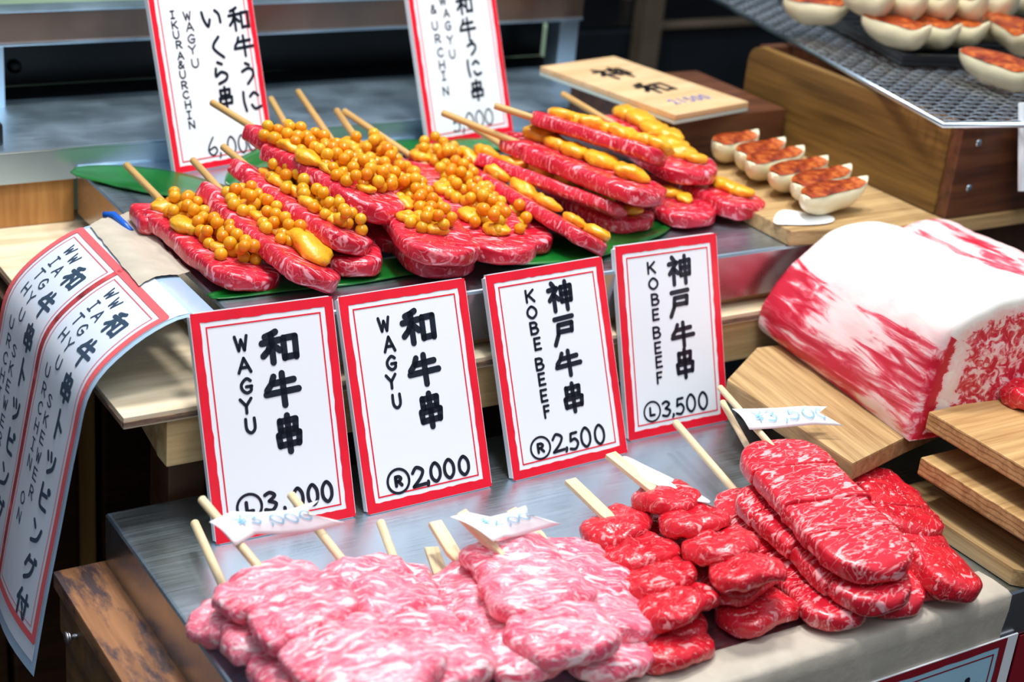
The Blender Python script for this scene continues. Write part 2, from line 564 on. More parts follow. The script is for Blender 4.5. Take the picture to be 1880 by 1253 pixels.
# ------------------------------------------------------------------ meat slice
def slab_mesh(name, Ln, w, th, mat, seed=0, r0=None, r1=None, bend=0.0, lump=0.0012, wob=0.08, box_p=0.55, nu=34, na=30, taper=(1, 1), arc=0.0, box_z=0.5):
    """a rounded slice along local x from 0 to Ln, w wide (y), th thick (z)"""
    r0 = w * 0.4 if r0 is None else r0
    r1 = w * 0.4 if r1 is None else r1
    rn = random.Random(seed)
    off = Vector((rn.random() * 50, rn.random() * 50, rn.random() * 50))
    ts = sorted(set([0.5 - 0.5 * math.cos(math.pi * i / (nu - 1)) for i in range(nu)] + [0.0006 / Ln, 1 - 0.0006 / Ln, 0.0013 / Ln, 1 - 0.0013 / Ln]))
    verts, faces = [], []
    for t in ts:
        x = t * Ln
        d0, d1 = x, Ln - x
        fw = 1.0
        for d, r in ((d0, r0), (d1, r1)):
            if r > 0.004 and d < r:
                q = 1 - d / r
                fw = min(fw, math.sqrt(max(0.0, 1 - q ** 2.3)))
        ft = 1.0
        for d, r in ((d0, r0), (d1, r1)):
            rt = th * 0.5 if r > 0.004 else 0.0014
            if d < rt:
                q = 1 - d / rt
                ft = min(ft, math.sqrt(max(0.0, 1 - q * q)))
        fw = max(fw, 0.02) * (taper[0] + (taper[1] - taper[0]) * t)
        ft = max(ft, 0.04)
        hw = w / 2 * fw * (1 + wob * noise.noise(off + Vector((x * 40, 0, 0))))
        ht = th / 2 * ft
        cz = -bend * (t - 0.4) ** 2 * 4 * Ln
        cy = arc * math.sin(t * math.pi) + wob * 0.5 * w * noise.noise(off + Vector((x * 30, 9, 0)))
        for k in range(na):
            a = 2 * math.pi * k / na
            ca, sa = math.cos(a), math.sin(a)
            y = math.copysign(abs(ca) ** box_p, ca) * hw
            z = math.copysign(abs(sa) ** box_z, sa) * ht
            p = Vector((x, cy + y, cz + z))
            dn = noise.noise(off + p * 95) * lump + noise.noise(off + p * 260) * lump * 0.35
            dirv = Vector((0, y / max(hw, 1e-5) * 0.5, z / max(ht, 1e-5)))
            p += dirv * dn * min(1, fw * 1.5)
            verts.append(p)
    n = len(ts)
    for i in range(n - 1):
        for k in range(na):
            k2 = (k + 1) % na
            faces.append((i * na + k, (i + 1) * na + k, (i + 1) * na + k2, i * na + k2))
    faces.append(tuple(range(na)))
    faces.append(tuple(reversed(range((n - 1) * na, n * na))))
    return mesh(name, verts, faces, mat)


ZUP = Vector((0, 0, 1))


def slice_frame(P1, P2, roll=0.0):
    u = (P2 - P1).normalized()
    v = ZUP.cross(u).normalized()
    n = u.cross(v)
    r = math.radians(roll)
    v2 = v * math.cos(r) - n * math.sin(r)
    return frame_mat(P1, u, v2)


def roe_template():
    bm = bmesh.new()
    bmesh.ops.create_uvsphere(bm, u_segments=16, v_segments=10, radius=0.0042)
    return bm_mesh('salmon_roe', bm, 'roe', True)


ROE = roe_template()


def uni_mesh(seed, Ln=0.0195, r=0.0066):
    rn = random.Random(seed)
    off = Vector((rn.random() * 90, rn.random() * 90, 3))
    nu, na = 14, 14
    verts, faces = [], []
    curve = rn.uniform(-0.3, 0.3)
    for i in range(nu):
        t = i / (nu - 1)
        prof = math.sin(math.pi * min(1, max(0.0, 0.03 + 0.94 * t)) ** 0.85) ** 0.55
        for k in range(na):
            a = 2 * math.pi * k / na
            rr = r * prof * (1 + 0.34 * noise.noise(off + Vector((t * 5, math.cos(a) * 1.5, math.sin(a) * 1.5))))
            grove = 1 - 0.28 * max(0, math.sin(a)) ** 8
            verts.append(Vector(((t - 0.5) * Ln, math.cos(a) * rr * 1.15 + curve * r * math.sin(t * math.pi) * 2, math.sin(a) * rr * 0.72 * grove)))
    for i in range(nu - 1):
        for k in range(na):
            k2 = (k + 1) % na
            faces.append((i * na + k, (i + 1) * na + k, (i + 1) * na + k2, i * na + k2))
    faces.append(tuple(range(na)))
    faces.append(tuple(reversed(range((nu - 1) * na, nu * na))))
    me = mesh('sea_urchin_tongue', verts, faces, 'uni')
    bmx = bmesh.new()
    bmx.from_mesh(me)
    bmesh.ops.recalc_face_normals(bmx, faces=bmx.faces)
    bmx.to_mesh(me)
    bmx.free()
    return me


UNI = [uni_mesh(i) for i in range(6)]


def put(name, me, parent, mw):
    return obj(name, me, parent, mw)


def skewer(label, pieces, stick, group, uni=(), roe=0, mat='beef', seed=1, roe_span=(0.15, 0.85), stick_r=0.0026, stick_mat='stick', flat=False, box_p=0.36, lump=0.0010, roe_side=0.30):
    """pieces: list of (P1, P2, width, thick, roll, r0, r1, bend); stick: (tip, inside end)"""
    base = min((p for pc in pieces for p in pc[:2]), key=lambda p: p.z).copy()
    base.z -= pieces[0][3] / 2
    root = thing('beef_skewer', base, label, 'meat skewer', group)
    for i, pc in enumerate(pieces):
        P1, P2, w, th, roll, r0, r1, bend = pc
        me = slab_mesh('beef_slice', (P2 - P1).length, w, th, mat, seed * 17 + i, r0, r1, bend, lump, wob={'beef_lean': .26, 'beef_pink': .18}.get(mat, .08), box_p=box_p, box_z=min(.7, box_p + .04))
        put('beef_slice', me, root, slice_frame(P1, P2, roll))
    if stick:
        a, b = stick
        if flat:
            fm = frame_mat(a, b - a, ZUP.cross(b - a))
            Ln = (b - a).length
            bm = bmesh.new()
            hs = [(0, .0042, .0017), (Ln * .45, .0042, .0017), (Ln * .60, .0018, .0015), (Ln, .0016, .0014)]
            rows = []
            for x, hw, ht in hs:
                rows.append([bm.verts.new((x, y * hw, z * ht)) for y, z in ((-1, -1), (1, -1), (1, 1), (-1, 1))])
            for r1_, r2_ in zip(rows, rows[1:]):
                for k in range(4):
                    bm.faces.new((r1_[k], r1_[(k + 1) % 4], r2_[(k + 1) % 4], r2_[k]))
            bm.faces.new(rows[0])
            bm.faces.new(rows[-1])
            bmesh.ops.bevel(bm, geom=list(bm.edges), offset=0.0004, segments=1, affect='EDGES')
            put('bamboo_stick', bm_mesh('bamboo_stick', bm, stick_mat), root, fm)
        else:
            Ln = (b - a).length
            me = tube_mesh('bamboo_stick', [(0, 0, 0), (0.0006, 0, 0), (Ln * .5, 0, 0), (Ln, 0, 0)], stick_r, stick_mat, 12, [stick_r * .8, stick_r, stick_r, stick_r])
            put('bamboo_stick', me, root, frame_mat(a, b - a, ZUP.cross(b - a)))
    rn = random.Random(seed + 99)
    # toppings sit on the last (long) piece
    P1, P2, w, th, roll, r0, r1, bend = pieces[-1]
    Ln = (P2 - P1).length
    fm = slice_frame(P1, P2, roll)

    def zsurf(t):
        return -bend * (t - 0.4) ** 2 * 4 * Ln + th / 2
    for k, it in enumerate(uni):
        t, s, yaw, sc = it[:4]
        sc *= 1.03 if roe else 1.02
        s -= 0.14 if roe else 0.0
        loc = Vector((t * Ln, s * w, zsurf(t) + 0.0027 * sc))
        put('sea_urchin_tongue', UNI[(k + seed) % len(UNI)], root, fm @ Matrix.Translation(loc) @ Matrix.Rotation(math.radians(yaw), 4, 'Z') @ Matrix.Rotation(rn.uniform(-.15, .15), 4, 'Y') @ Matrix.Scale(sc, 4))
    placed = []
    tries = 0
    while len(placed) < roe and tries < roe * 60:
        tries += 1
        t = rn.uniform(*roe_span)
        tt = (t - roe_span[0]) / (roe_span[1] - roe_span[0])
        s = rn.gauss(0.02, roe_side * 0.55)
        if abs(s) > roe_side + 0.08:
            continue
        x, y = t * Ln, s * w
        z = zsurf(t) + 0.0030
        for q in placed:
            dd = math.hypot(q.x - x, q.y - y)
            if dd < 0.0072:
                z = max(z, q.z + math.sqrt(max(0, 0.0072 ** 2 - dd * dd)))
        if z > zsurf(t) + 0.0030 + 0.0115 * (1 - (abs(s) / (roe_side + 0.1)) ** 2):
            continue
        placed.append(Vector((x, y, z)))
    for q in placed:
        put('salmon_roe', ROE, root, fm @ Matrix.Translation(q) @ Matrix.Scale(rn.uniform(0.92, 1.08), 4))
    return root


# ------------------------------------------------------------------ brush writing: strokes in a unit box, x right, y down
G = {
    '和': [[(.42, .04), (.28, .11), (.12, .16)], [(.02, .35), (.52, .30)], [(.29, .12), (.29, .97)], [(.28, .38), (.17, .60), (.03, .74)], [(.31, .44), (.50, .62)],
          [(.62, .26), (.62, .88)], [(.62, .27), (.95, .25), (.94, .88)], [(.62, .86), (.94, .84)]],
    '牛': [[(.28, .08), (.20, .30), (.06, .48)], [(.24, .29), (.86, .24)], [(.03, .60), (.98, .55)], [(.53, .01), (.54, .99)]],
    '串': [[(.22, .13), (.23, .42)], [(.22, .15), (.80, .12), (.77, .41)], [(.23, .41), (.77, .39)], [(.13, .52), (.16, .82)], [(.13, .54), (.89, .50), (.85, .80)], [(.16, .81), (.85, .78)], [(.5, .0), (.51, 1.0)]],
    '神': [[(.18, .0), (.27, .12)], [(.03, .24), (.38, .20), (.05, .60)], [(.23, .42), (.23, 1.0)], [(.27, .45), (.42, .60)],
          [(.54, .18), (.55, .70)], [(.54, .19), (.95, .16), (.93, .68)], [(.55, .43), (.93, .42)], [(.55, .69), (.93, .67)], [(.74, .0), (.75, 1.0)]],
    '戸': [[(.10, .08), (.92, .04)], [(.24, .30), (.86, .27), (.83, .56)], [(.24, .55), (.83, .54)], [(.24, .30), (.20, .64), (.02, .98)]],
    'う': [[(.38, .04), (.58, .13)], [(.14, .40), (.48, .28), (.74, .38), (.72, .66), (.38, .98)]],
    'に': [[(.12, .06), (.10, .50), (.17, .96)], [(.44, .30), (.66, .14), (.86, .30)], [(.48, .72), (.64, .92), (.94, .84)]],
    'い': [[(.05, .10), (.12, .55), (.30, .92), (.42, .55)], [(.74, .06), (.92, .30), (.96, .75)]],
    'く': [[(.60, .02), (.20, .48), (.78, .98)]],
    'ら': [[(.36, .0), (.60, .10)], [(.22, .28), (.18, .62), (.50, .46), (.82, .60), (.72, .84), (.30, .98)]],
    'ト': [[(.40, .0), (.38, 1.0)], [(.40, .36), (.80, .60)]],
    'ッ': [[(.14, .30), (.26, .52)], [(.44, .22), (.54, .46)], [(.84, .24), (.74, .66), (.36, .96)]],
    'ピ': [[(.24, .08), (.22, .70), (.36, .90), (.84, .86)], [(.24, .46), (.74, .36)], [(.84, .06), (.92, .12), (.84, .20), (.77, .12), (.84, .06)]],
    'ン': [[(.14, .16), (.34, .34)], [(.88, .24), (.64, .70), (.16, .92)]],
    'グ': [[(.38, .06), (.12, .52)], [(.34, .22), (.80, .20), (.66, .66), (.22, .98)], [(.84, .0), (.90, .10)], [(.96, .0), (1.0, .08)]],
    '付': [[(.30, .04), (.04, .50)], [(.20, .34), (.20, 1.0)], [(.38, .36), (1.0, .32)], [(.80, .06), (.80, .94), (.62, .84)], [(.48, .52), (.60, .68)]],
    'A': [[(.0, 1), (.5, 0), (1, 1)], [(.2, .66), (.82, .66)]],
    'B': [[(.08, 0), (.1, 1)], [(.08, .02), (.6, .02), (.86, .22), (.6, .46), (.1, .48)], [(.1, .48), (.7, .48), (.98, .74), (.66, .98), (.1, .98)]],
    'C': [[(.94, .18), (.6, .0), (.1, .3), (.1, .72), (.55, 1.0), (.96, .84)]],
    'E': [[(.1, 0), (.1, 1)], [(.1, .02), (.95, .0)], [(.1, .5), (.85, .48)], [(.1, .98), (.98, .96)]],
    'F': [[(.1, 0), (.12, 1)], [(.1, .02), (.98, .0)], [(.1, .48), (.85, .46)]],
    'G': [[(.92, .16), (.55, .0), (.08, .35), (.12, .75), (.5, 1.0), (.9, .86), (.92, .56)], [(.5, .56), (1.0, .56)]],
    'H': [[(.06, 0), (.06, 1)], [(.94, 0), (.94, 1)], [(.06, .5), (.94, .48)]],
    'I': [[(.5, 0), (.5, 1)], [(.2, .0), (.8, .0)], [(.2, 1), (.8, 1)]],
    'K': [[(.08, 0), (.1, 1)], [(.92, .0), (.12, .56)], [(.34, .42), (.98, 1)]],
    'L': [[(.1, 0), (.1, .98), (.95, .98)]],
    'N': [[(.06, 1), (.06, 0)], [(.06, 0), (.94, 1)], [(.94, 1), (.94, 0)]],
    'O': [[(.5, 0), (.05, .3), (.05, .72), (.5, 1), (.95, .72), (.95, .3), (.5, 0)]],
    'R': [[(.1, 0), (.1, 1)], [(.1, .02), (.62, .02), (.92, .26), (.6, .5), (.1, .52)], [(.45, .52), (.98, 1)]],
    'S': [[(.9, .14), (.5, .0), (.1, .22), (.5, .48), (.92, .74), (.5, 1.0), (.06, .84)]],
    'T': [[(.0, .02), (1, .0)], [(.5, 0), (.5, 1)]],
    'U': [[(.06, 0), (.08, .72), (.5, 1.0), (.92, .72), (.94, 0)]],
    'W': [[(.0, 0), (.26, 1)], [(.26, 1), (.5, .25)], [(.5, .25), (.74, 1)], [(.74, 1), (1, 0)]],
    'Y': [[(.0, 0), (.5, .5)], [(1, 0), (.5, .5)], [(.5, .5), (.48, 1)]],
    '&': [[(.95, .98), (.3, .3), (.35, .05), (.62, .05), (.64, .28), (.1, .66), (.2, .95), (.6, .9), (.95, .58)]],
    '0': [[(.5, 0), (.08, .28), (.08, .74), (.5, 1), (.92, .74), (.92, .28), (.5, 0)]],
    '2': [[(.08, .25), (.4, .0), (.86, .2), (.66, .55), (.06, .96)], [(.06, .96), (1, .92)]],
    '3': [[(.1, .1), (.5, .0), (.86, .2), (.4, .46)], [(.4, .46), (.92, .66), (.6, .98), (.05, .9)]],
    '5': [[(.85, .02), (.24, .04)], [(.24, .04), (.16, .46)], [(.16, .46), (.62, .38), (.92, .66), (.6, .98), (.06, .92)]],
    '6': [[(.66, .0), (.2, .45), (.12, .78), (.5, 1.0), (.9, .78), (.7, .55), (.2, .68)]],
    ',': [[(.6, .0), (.7, .45), (.1, 1.0)]],
    '.': [[(.4, .8), (.6, .95)]],
    '円': [[(.05, .0), (.5, .5)], [(.95, .0), (.5, .5)], [(.5, .5), (.5, 1)], [(.15, .55), (.85, .55)], [(.15, .75), (.85, .75)]],
}
SHARP = set('AEFHIKLNTWY牛戸ト')


def smooth_line(pts, closed=False, n=6):
    P = [Vector((p[0], p[1])) for p in pts]
    if len(P) < 3:
        return P
    out = []
    closed = (P[0] - P[-1]).length < 1e-6
    for i in range(len(P) - 1):
        p0 = P[i - 1] if i > 0 else (P[-2] if closed else P[0])
        p3 = P[i + 2] if i + 2 < len(P) else (P[1] if closed else P[-1])
        p1, p2 = P[i], P[i + 1]
        for k in range(n):
            t = k / n
            out.append(0.5 * ((2 * p1) + (p2 - p0) * t + (2 * p0 - 5 * p1 + 4 * p2 - p3) * t * t + (3 * p1 - p0 - 3 * p2 + p3) * t ** 3))
    out.append(P[-1])
    return out


def ribbon(line, w, verts, faces, fmap, maxstep=None):
    """2D polyline -> flat strip with round ends, points mapped to 3D by fmap"""
    pts = [line[0]]
    for a, b in zip(line, line[1:]):
        d = (b - a).length
        k = max(1, int(d / maxstep)) if maxstep else 1
        for i in range(1, k + 1):
            pts.append(a + (b - a) * i / k)
    pts = [p for i, p in enumerate(pts) if i == 0 or (p - pts[i - 1]).length > 1e-7]
    n = len(pts)
    if n < 2:
        return
    L, R = [], []
    for i, p in enumerate(pts):
        t = (pts[min(i + 1, n - 1)] - pts[max(i - 1, 0)]).normalized()
        nn = Vector((-t.y, t.x))
        # mitre for corners
        sc = 1.0
        if 0 < i < n - 1:
            t1 = (p - pts[i - 1]).normalized()
            c = max(0.5, abs(t1.dot(t)))
            sc = 1 / c
        L.append(p + nn * w / 2 * sc)
        R.append(p - nn * w / 2 * sc)
    base = len(verts)
    for a, b in zip(L, R):
        verts.append(fmap(a))
        verts.append(fmap(b))
    for i in range(n - 1):
        faces.append((base + 2 * i, base + 2 * i + 1, base + 2 * i + 3, base + 2 * i + 2))
    for p, q in ((pts[0], pts[1]), (pts[-1], pts[-2])):
        d = (p - q).normalized()
        a0 = math.atan2(d.y, d.x)
        b = len(verts)
        K = 6
        for k in range(K + 1):
            an = a0 - math.pi / 2 + math.pi * k / K
            verts.append(fmap(p + Vector((math.cos(an), math.sin(an))) * w / 2))
        faces.append(tuple(range(b, b + K + 1)))


def write_glyph(ch, cx, cy, w, h, sw, verts, faces, fmap, maxstep=None, rot=0.0):
    """glyph centred at cx,cy in a plane with y up"""
    ring = ch.startswith('(')
    if ring:
        K = 28
        line = [Vector((cx + math.cos(2 * math.pi * k / K) * w / 2, cy + math.sin(2 * math.pi * k / K) * h / 2)) for k in range(K + 1)]
        ribbon(line, sw * 0.75, verts, faces, fmap, maxstep)
        ch = ch[1:]
        w, h = w * 0.44, h * 0.52
    cr, sr = math.cos(rot), math.sin(rot)
    for st in G[ch]:
        if ch not in SHARP and len(st) > 2 and ch not in '和串神':
            ln = smooth_line(st)
        elif len(st) > 2 and ch in '神牛戸A和' and ch != '和':
            ln = [Vector(p) for p in st]
        else:
            ln = [Vector(p) for p in st]
        out = []
        for p in ln:
            dx, dy = (p.x - 0.5) * (w - sw), (0.5 - p.y) * (h - sw)
            out.append(Vector((cx + dx * cr - dy * sr, cy + dx * sr + dy * cr)))
        # split sharp corners into separate strips so that corners stay filled
        if ch in '和串神戸ALTKE' and len(out) > 2:
            for a, b in zip(out, out[1:]):
                ribbon([a, b], sw, verts, faces, fmap, maxstep)
        else:
            ribbon(out, sw, verts, faces, fmap, maxstep)


def ring_mesh(name, x0, y0, x1, y1, t, z, mat, wob=0.0, seed=0):
    """printed rectangular ring, inner edge slightly brushed"""
    rn = random.Random(seed)
    def edge(ax, ay, bx, by, n=24):
        return [(ax + (bx - ax) * i / n, ay + (by - ay) * i / n) for i in range(n)]
    outer = edge(x0, y0, x1, y0) + edge(x1, y0, x1, y1) + edge(x1, y1, x0, y1) + edge(x0, y1, x0, y0)
    a, b, c, d = x0 + t, y0 + t, x1 - t, y1 - t
    inner = edge(a, b, c, b) + edge(c, b, c, d) + edge(c, d, a, d) + edge(a, d, a, b)
    if wob:
        inner = [(p[0] + rn.uniform(-wob, wob), p[1] + rn.uniform(-wob, wob)) for p in inner]
    n = len(outer)
    verts = [(p[0], p[1], z) for p in outer] + [(p[0], p[1], z) for p in inner]
    faces = [(i, (i + 1) % n, n + (i + 1) % n, n + i) for i in range(n)]
    return mesh(name, verts, faces, mat, False)


def price_sign(label, x, y, z, yaw, tilt, w, h, items, kanji_w, latin_w, num_w, border=0.0058, seed=0, thick=0.0045):
    u = Vector((math.cos(yaw), math.sin(yaw), 0))
    nb = Vector((-math.sin(yaw), math.cos(yaw), 0))
    d = nb * math.sin(tilt) + ZUP * math.cos(tilt)
    base = Vector((x, y, z))
    root = thing('price_sign', base + u * w / 2, label, 'sign', 'red bordered price signs')
    fm = frame_mat(base, u, d)
    bm = bmesh.new()
    bmesh.ops.create_cube(bm, size=1.0)
    for v in bm.verts:
        v.co = Vector(((v.co.x + .5) * w, (v.co.y + .5) * h, (v.co.z - .5) * thick))
    bmesh.ops.bevel(bm, geom=[e for e in bm.edges if abs(e.verts[0].co.z - e.verts[1].co.z) > 1e-4], offset=0.0022, segments=3, affect='EDGES')
    put('sign_board', bm_mesh('sign_board', bm, 'board_white'), root, fm)
    put('red_border', ring_mesh('red_border', 0.0004, 0.0004, w - 0.0004, h - 0.0004, border, 0.00025, 'print_red', 0.00035, seed), root, fm)
    i0 = border + 0.0032
    put('inner_line', ring_mesh('inner_line', i0, i0, w - i0, h - i0, 0.0009, 0.00025, 'print_red'), root, fm)
    fmap = lambda p: Vector((p.x, p.y, 0.0003))
    sets = {'brush_lettering': ([], []), 'small_lettering': ([], []), 'price_lettering': ([], [])}
    for ch, cx, cy, gw, gh in items:
        num = ch in '0123456,' or ch.startswith('(')
        kind, sw = ('brush_lettering', kanji_w) if ch in '和牛串神戸うにいくら' else (('price_lettering', num_w) if num else ('small_lettering', latin_w))
        write_glyph(ch, cx / 1000, cy / 1000, gw / 1000, gh / 1000, sw, sets[kind][0], sets[kind][1], fmap)
    for kind, (vv, ff) in sets.items():
        put(kind, mesh(kind, vv, ff, 'ink', False), root, fm)
    return root


# ================================================================== THE SETTING
def structure(o):
    o['kind'] = 'structure'
    return o


structure(box('floor', (-0.6, -0.4, -0.92), (2.6, 3.4, -0.90), 'dark_cab', bevel=0))
structure(box('wall_back', (-0.6, 2.60, -0.90), (3.2, 2.64, 1.6), 'green_wall', bevel=0))

# dark plank wall under the stall shelf, each plank a board of the setting
wl = structure(box('wall_left', (0.02, 1.080, -0.90), (0.90, 1.10, 0.06), 'dark_wood', bevel=0))
for i, (a, b_, m_) in enumerate(((0.285, 0.336, 'dark_wood'), (0.338, 0.351, 'plank_light'), (0.356, 0.41, 'dark_wood'), (0.415, 0.50, 'dark_wood'), (0.19, 0.28, 'dark_wood'))):
    structure(box('trim_%d' % (i + 1), (a, 1.045 + 0.004 * (i % 2), -0.88), (b_, 1.0795, 0.055), m_, bevel=0.002))

# ------------------------------------------------------------------ worn wooden counter under the lower tray
ct = thing('wooden_counter', (0.53, 0.69, -0.90), 'worn wooden counter box with stained top carrying the lower steel tray', 'counter')
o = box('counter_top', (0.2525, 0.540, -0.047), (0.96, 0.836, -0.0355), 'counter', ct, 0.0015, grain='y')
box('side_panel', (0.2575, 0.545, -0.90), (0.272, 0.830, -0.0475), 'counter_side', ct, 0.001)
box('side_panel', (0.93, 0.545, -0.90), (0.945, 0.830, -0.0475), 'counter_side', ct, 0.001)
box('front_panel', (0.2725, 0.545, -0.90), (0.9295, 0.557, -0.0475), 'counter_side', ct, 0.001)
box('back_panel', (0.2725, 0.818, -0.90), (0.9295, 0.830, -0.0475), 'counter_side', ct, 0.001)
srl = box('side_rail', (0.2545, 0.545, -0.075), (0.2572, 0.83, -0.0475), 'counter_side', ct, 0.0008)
bm = bmesh.new()
for z0, z1, ra, rb in ((0, .0015, .0042, .0042), (.0015, .004, .0042, .0016), (.004, .010, .0016, .0014)):
    bmesh.ops.create_cone(bm, cap_ends=True, segments=16, radius1=ra, radius2=rb, depth=z1 - z0, matrix=Matrix.Translation((0, 0, (z0 + z1) / 2)))
sc = obj('screw', bm_mesh('screw', bm, 'steel_side', True), srl, Matrix.Translation((0.2475, 0.797, -0.058)) @ Matrix.Rotation(math.pi / 2, 4, 'Y'))
sc['label'] = 'steel screw sticking out of the side rail'


# ------------------------------------------------------------------ steel trays
def tray(name, x0, x1, y0, y1, ztop, zbot, label, mat='steel', side='steel_side'):
    root = thing(name, ((x0 + x1) / 2, (y0 + y1) / 2, zbot), label, 'tray')
    r = 0.0022
    bm = bmesh.new()
    t = 0.0012
    outer = []
    # top with rounded shoulder, then skirt
    prof = [(0, ztop - 0.0), (r * 0.6, ztop - r * 0.25), (r, ztop - r)]
    rings = []
    for off, z in [(-r, ztop)] + [(-r + p[0], p[1]) for p in prof[1:]]:
        rings.append([bm.verts.new((x0 - off, y0 - off, z)), bm.verts.new((x1 + off, y0 - off, z)), bm.verts.new((x1 + off, y1 + off, z)), bm.verts.new((x0 - off, y1 + off, z))])
    bm.faces.new(rings[0])
    for a, b in zip(rings, rings[1:]):
        for k in range(4):
            bm.faces.new((a[k], b[k], b[(k + 1) % 4], a[(k + 1) % 4]))
    put('tray_top', bm_mesh('tray_top', bm, mat), root, Matrix.Identity(4))
    box('front_lip', (x0, y0, zbot), (x1, y0 + t, ztop - r), side, root, 0)
    box('back_lip', (x0, y1 - t, zbot), (x1, y1, ztop - r), side, root, 0)
    box('side_lip', (x0, y0 + t, zbot), (x0 + t, y1 - t, ztop - r), side, root, 0)
    box('side_lip', (x1 - t, y0 + t, zbot), (x1, y1 - t, ztop - r), side, root, 0)
    return root


tray('steel_tray', 0.2845, 0.950, 0.534, 0.833, 0.0, -0.0352, 'large upturned steel tray in front, under the raw meat skewers')
up = tray('steel_tray', 0.3675, 0.915, 0.828, 1.134, 0.114, 0.0785, 'raised steel tray under the roe and sea urchin skewers')
box('support_block', (0.375, 0.838, 0.0703), (0.905, 1.125, 0.112), 'pine', up, 0.001)

# ------------------------------------------------------------------ plywood shelf, beam and bracket
prism('plywood_shelf', [(0.2905, 0.818), (0.97, 0.818), (0.97, 1.165), (0.2905, 1.165)], 0.0625, 0.070, 'ply', bevel=0.0005)
tag(bpy.data.objects['plywood_shelf'], 'pale plywood shelf board under the raised steel tray', 'shelf')
pe = bpy.data.objects['plywood_shelf']
e1 = box('dark_ply_layer', (0.2902, 0.8172, 0.0640), (0.9702, 0.8195, 0.0672), 'ply_edge', pe, 0)
e2 = box('dark_ply_layer', (0.2897, 0.8195, 0.0640), (0.2912, 1.16, 0.0672), 'ply_edge', pe, 0, grain='y')
bmo = tag(box('support_beam', (0.318, 0.8205, 0.0305), (0.965, 0.8375, 0.0622), 'pine', bevel=0.0012), 'pine beam under the front edge of the plywood shelf', 'beam')
bm = bmesh.new()
pr = [(0.838, 0.0622), (0.99, 0.0622), (0.838, 0.0315)]
fa = [bm.verts.new((0.3185, p[0], p[1])) for p in pr]
fb = [bm.verts.new((0.334, p[0], p[1])) for p in pr]
bm.faces.new(fa)
bm.faces.new(fb)
for k in range(3):
    bm.faces.new((fa[k], fa[(k + 1) % 3], fb[(k + 1) % 3], fb[k]))
for v in bm.verts:
    v.co -= Vector((0.326, 0.9, 0.05))
br = tag(obj('shelf_bracket', bm_mesh('shelf_bracket', bm, 'pine'), None, Matrix.Translation((0.326, 0.9, 0.05))), 'triangular pine bracket behind the beam end', 'bracket')
tag(box('support_post', (0.326, 0.8375, -0.90), (0.35, 0.8695, 0.0305), 'dark_wood', bevel=0.001), 'upright wooden post below the beam end', 'post')

# ------------------------------------------------------------------ steel ledge, dark cooler front and rails behind
led = thing('steel_ledge', (0.6, 1.19, 0.105), 'long steel ledge behind the raised tray, with folded front face', 'ledge')
box('ledge_top', (-0.2, 1.1350, 0.1285), (0.935, 1.262, 0.1305), 'ledge_steel', led, 0.0009)
box('ledge_front', (-0.2, 1.1352, 0.1055), (0.935, 1.1364, 0.1284), 'ledge_steel', led, 0.0003)
rs = tag(box('wooden_riser', (-0.1, 1.140, 0.0702), (0.3668, 1.160, 0.105), 'orange_wood', bevel=0.001), 'orange wood riser under the left end of the steel ledge', 'riser')
cab = thing('display_cooler', (0.6, 1.35, 0.13), 'black fronted cooler recess with steel rail, brown reflections in its colour, behind the signs', 'cooler')
xl = at(8, 150, y=1.2425).x
box('dark_panel', (xl, 1.300, 0.1307), (0.884, 1.304, 0.188), 'black', cab, 0)
box('side_wall', (xl - .05, 1.242, 0.1307), (xl, 1.304, 0.1799), 'ledge_steel', cab, 0.0005)
box('recess_floor', (xl + .0005, 1.2625, 0.1285), (0.884, 1.300, 0.1303), 'black', cab, 0)
rail = box('rail', (-0.2, 1.2395, 0.1825), (0.886, 1.262, 0.2060), 'steel_brown_reflection', cab, 0.0008)
box('rail_cap', (-0.2, 1.2375, 0.2060), (0.888, 1.262, 0.2074), 'ledge_steel', cab, 0.0006)
box('rail_flange', (-0.2, 1.2380, 0.1800), (0.886, 1.262, 0.1825), 'steel', cab, 0.0006)
box('counter_glass', (-0.2, 1.2625, 0.2050), (0.88, 1.62, 0.2072), 'green_glass', cab, 0.0006)
box('rail_post', (0.862, 1.2395, 0.1306), (0.883, 1.2615, 0.1799), 'steel', cab, 0.0008)
bm = bmesh.new()
bmesh.ops.create_uvsphere(bm, u_segments=12, v_segments=8, radius=0.006)
put('screw_cap', bm_mesh('screw_cap', bm, 'black', True), cab, Matrix.Translation(at(26, 122, y=1.2995)))
tag(box('black_box', (0.250, 1.150, 0.1306), (0.3185, 1.198, 0.1465), 'plate', bevel=0.002), 'small black box on the left end of the steel ledge', 'box')

dk = thing('dark_workbench', (1.4, 1.75, -0.9), 'dark work counter in the back, with brushed edge and upright', 'counter')
e0, e1 = at(1205, 47, y=1.555), at(1420, 26, y=1.555)
box('bench_front', (0.93, 1.560, -0.9), (2.3, 1.60, e0.z - .008), 'dark_cab', dk, 0)
box('bench_edge', (e0.x, 1.552, e0.z - .0045), (2.3, 1.575, e0.z), 'bench_metal', dk, 0.0005)
box('bench_top', (0.93, 1.5755, e0.z - .0075), (2.3, 1.85, e0.z - .0045), 'black', dk, 0)
u0, u1 = at(1180, 60, y=1.53), at(1214, 60, y=1.53)
box('bench_upright', (u0.x, 1.53, -0.2), (u1.x, 1.5515, 0.32), 'bench_metal', dk, 0.001)
v0, v1 = at(1148, 10, y=1.70), at(1160, 10, y=1.70)
box('back_upright', (v0.x, 1.70, e0.z - .004), (v1.x, 1.71, 0.40), 'bench_metal', dk, 0.001)
box('back_panel', (0.90, 1.90, -0.9), (2.6, 1.92, 0.7), 'black', dk, 0)
g0, g1 = at(936, 140, y=1.44), at(1012, 45, y=1.44)
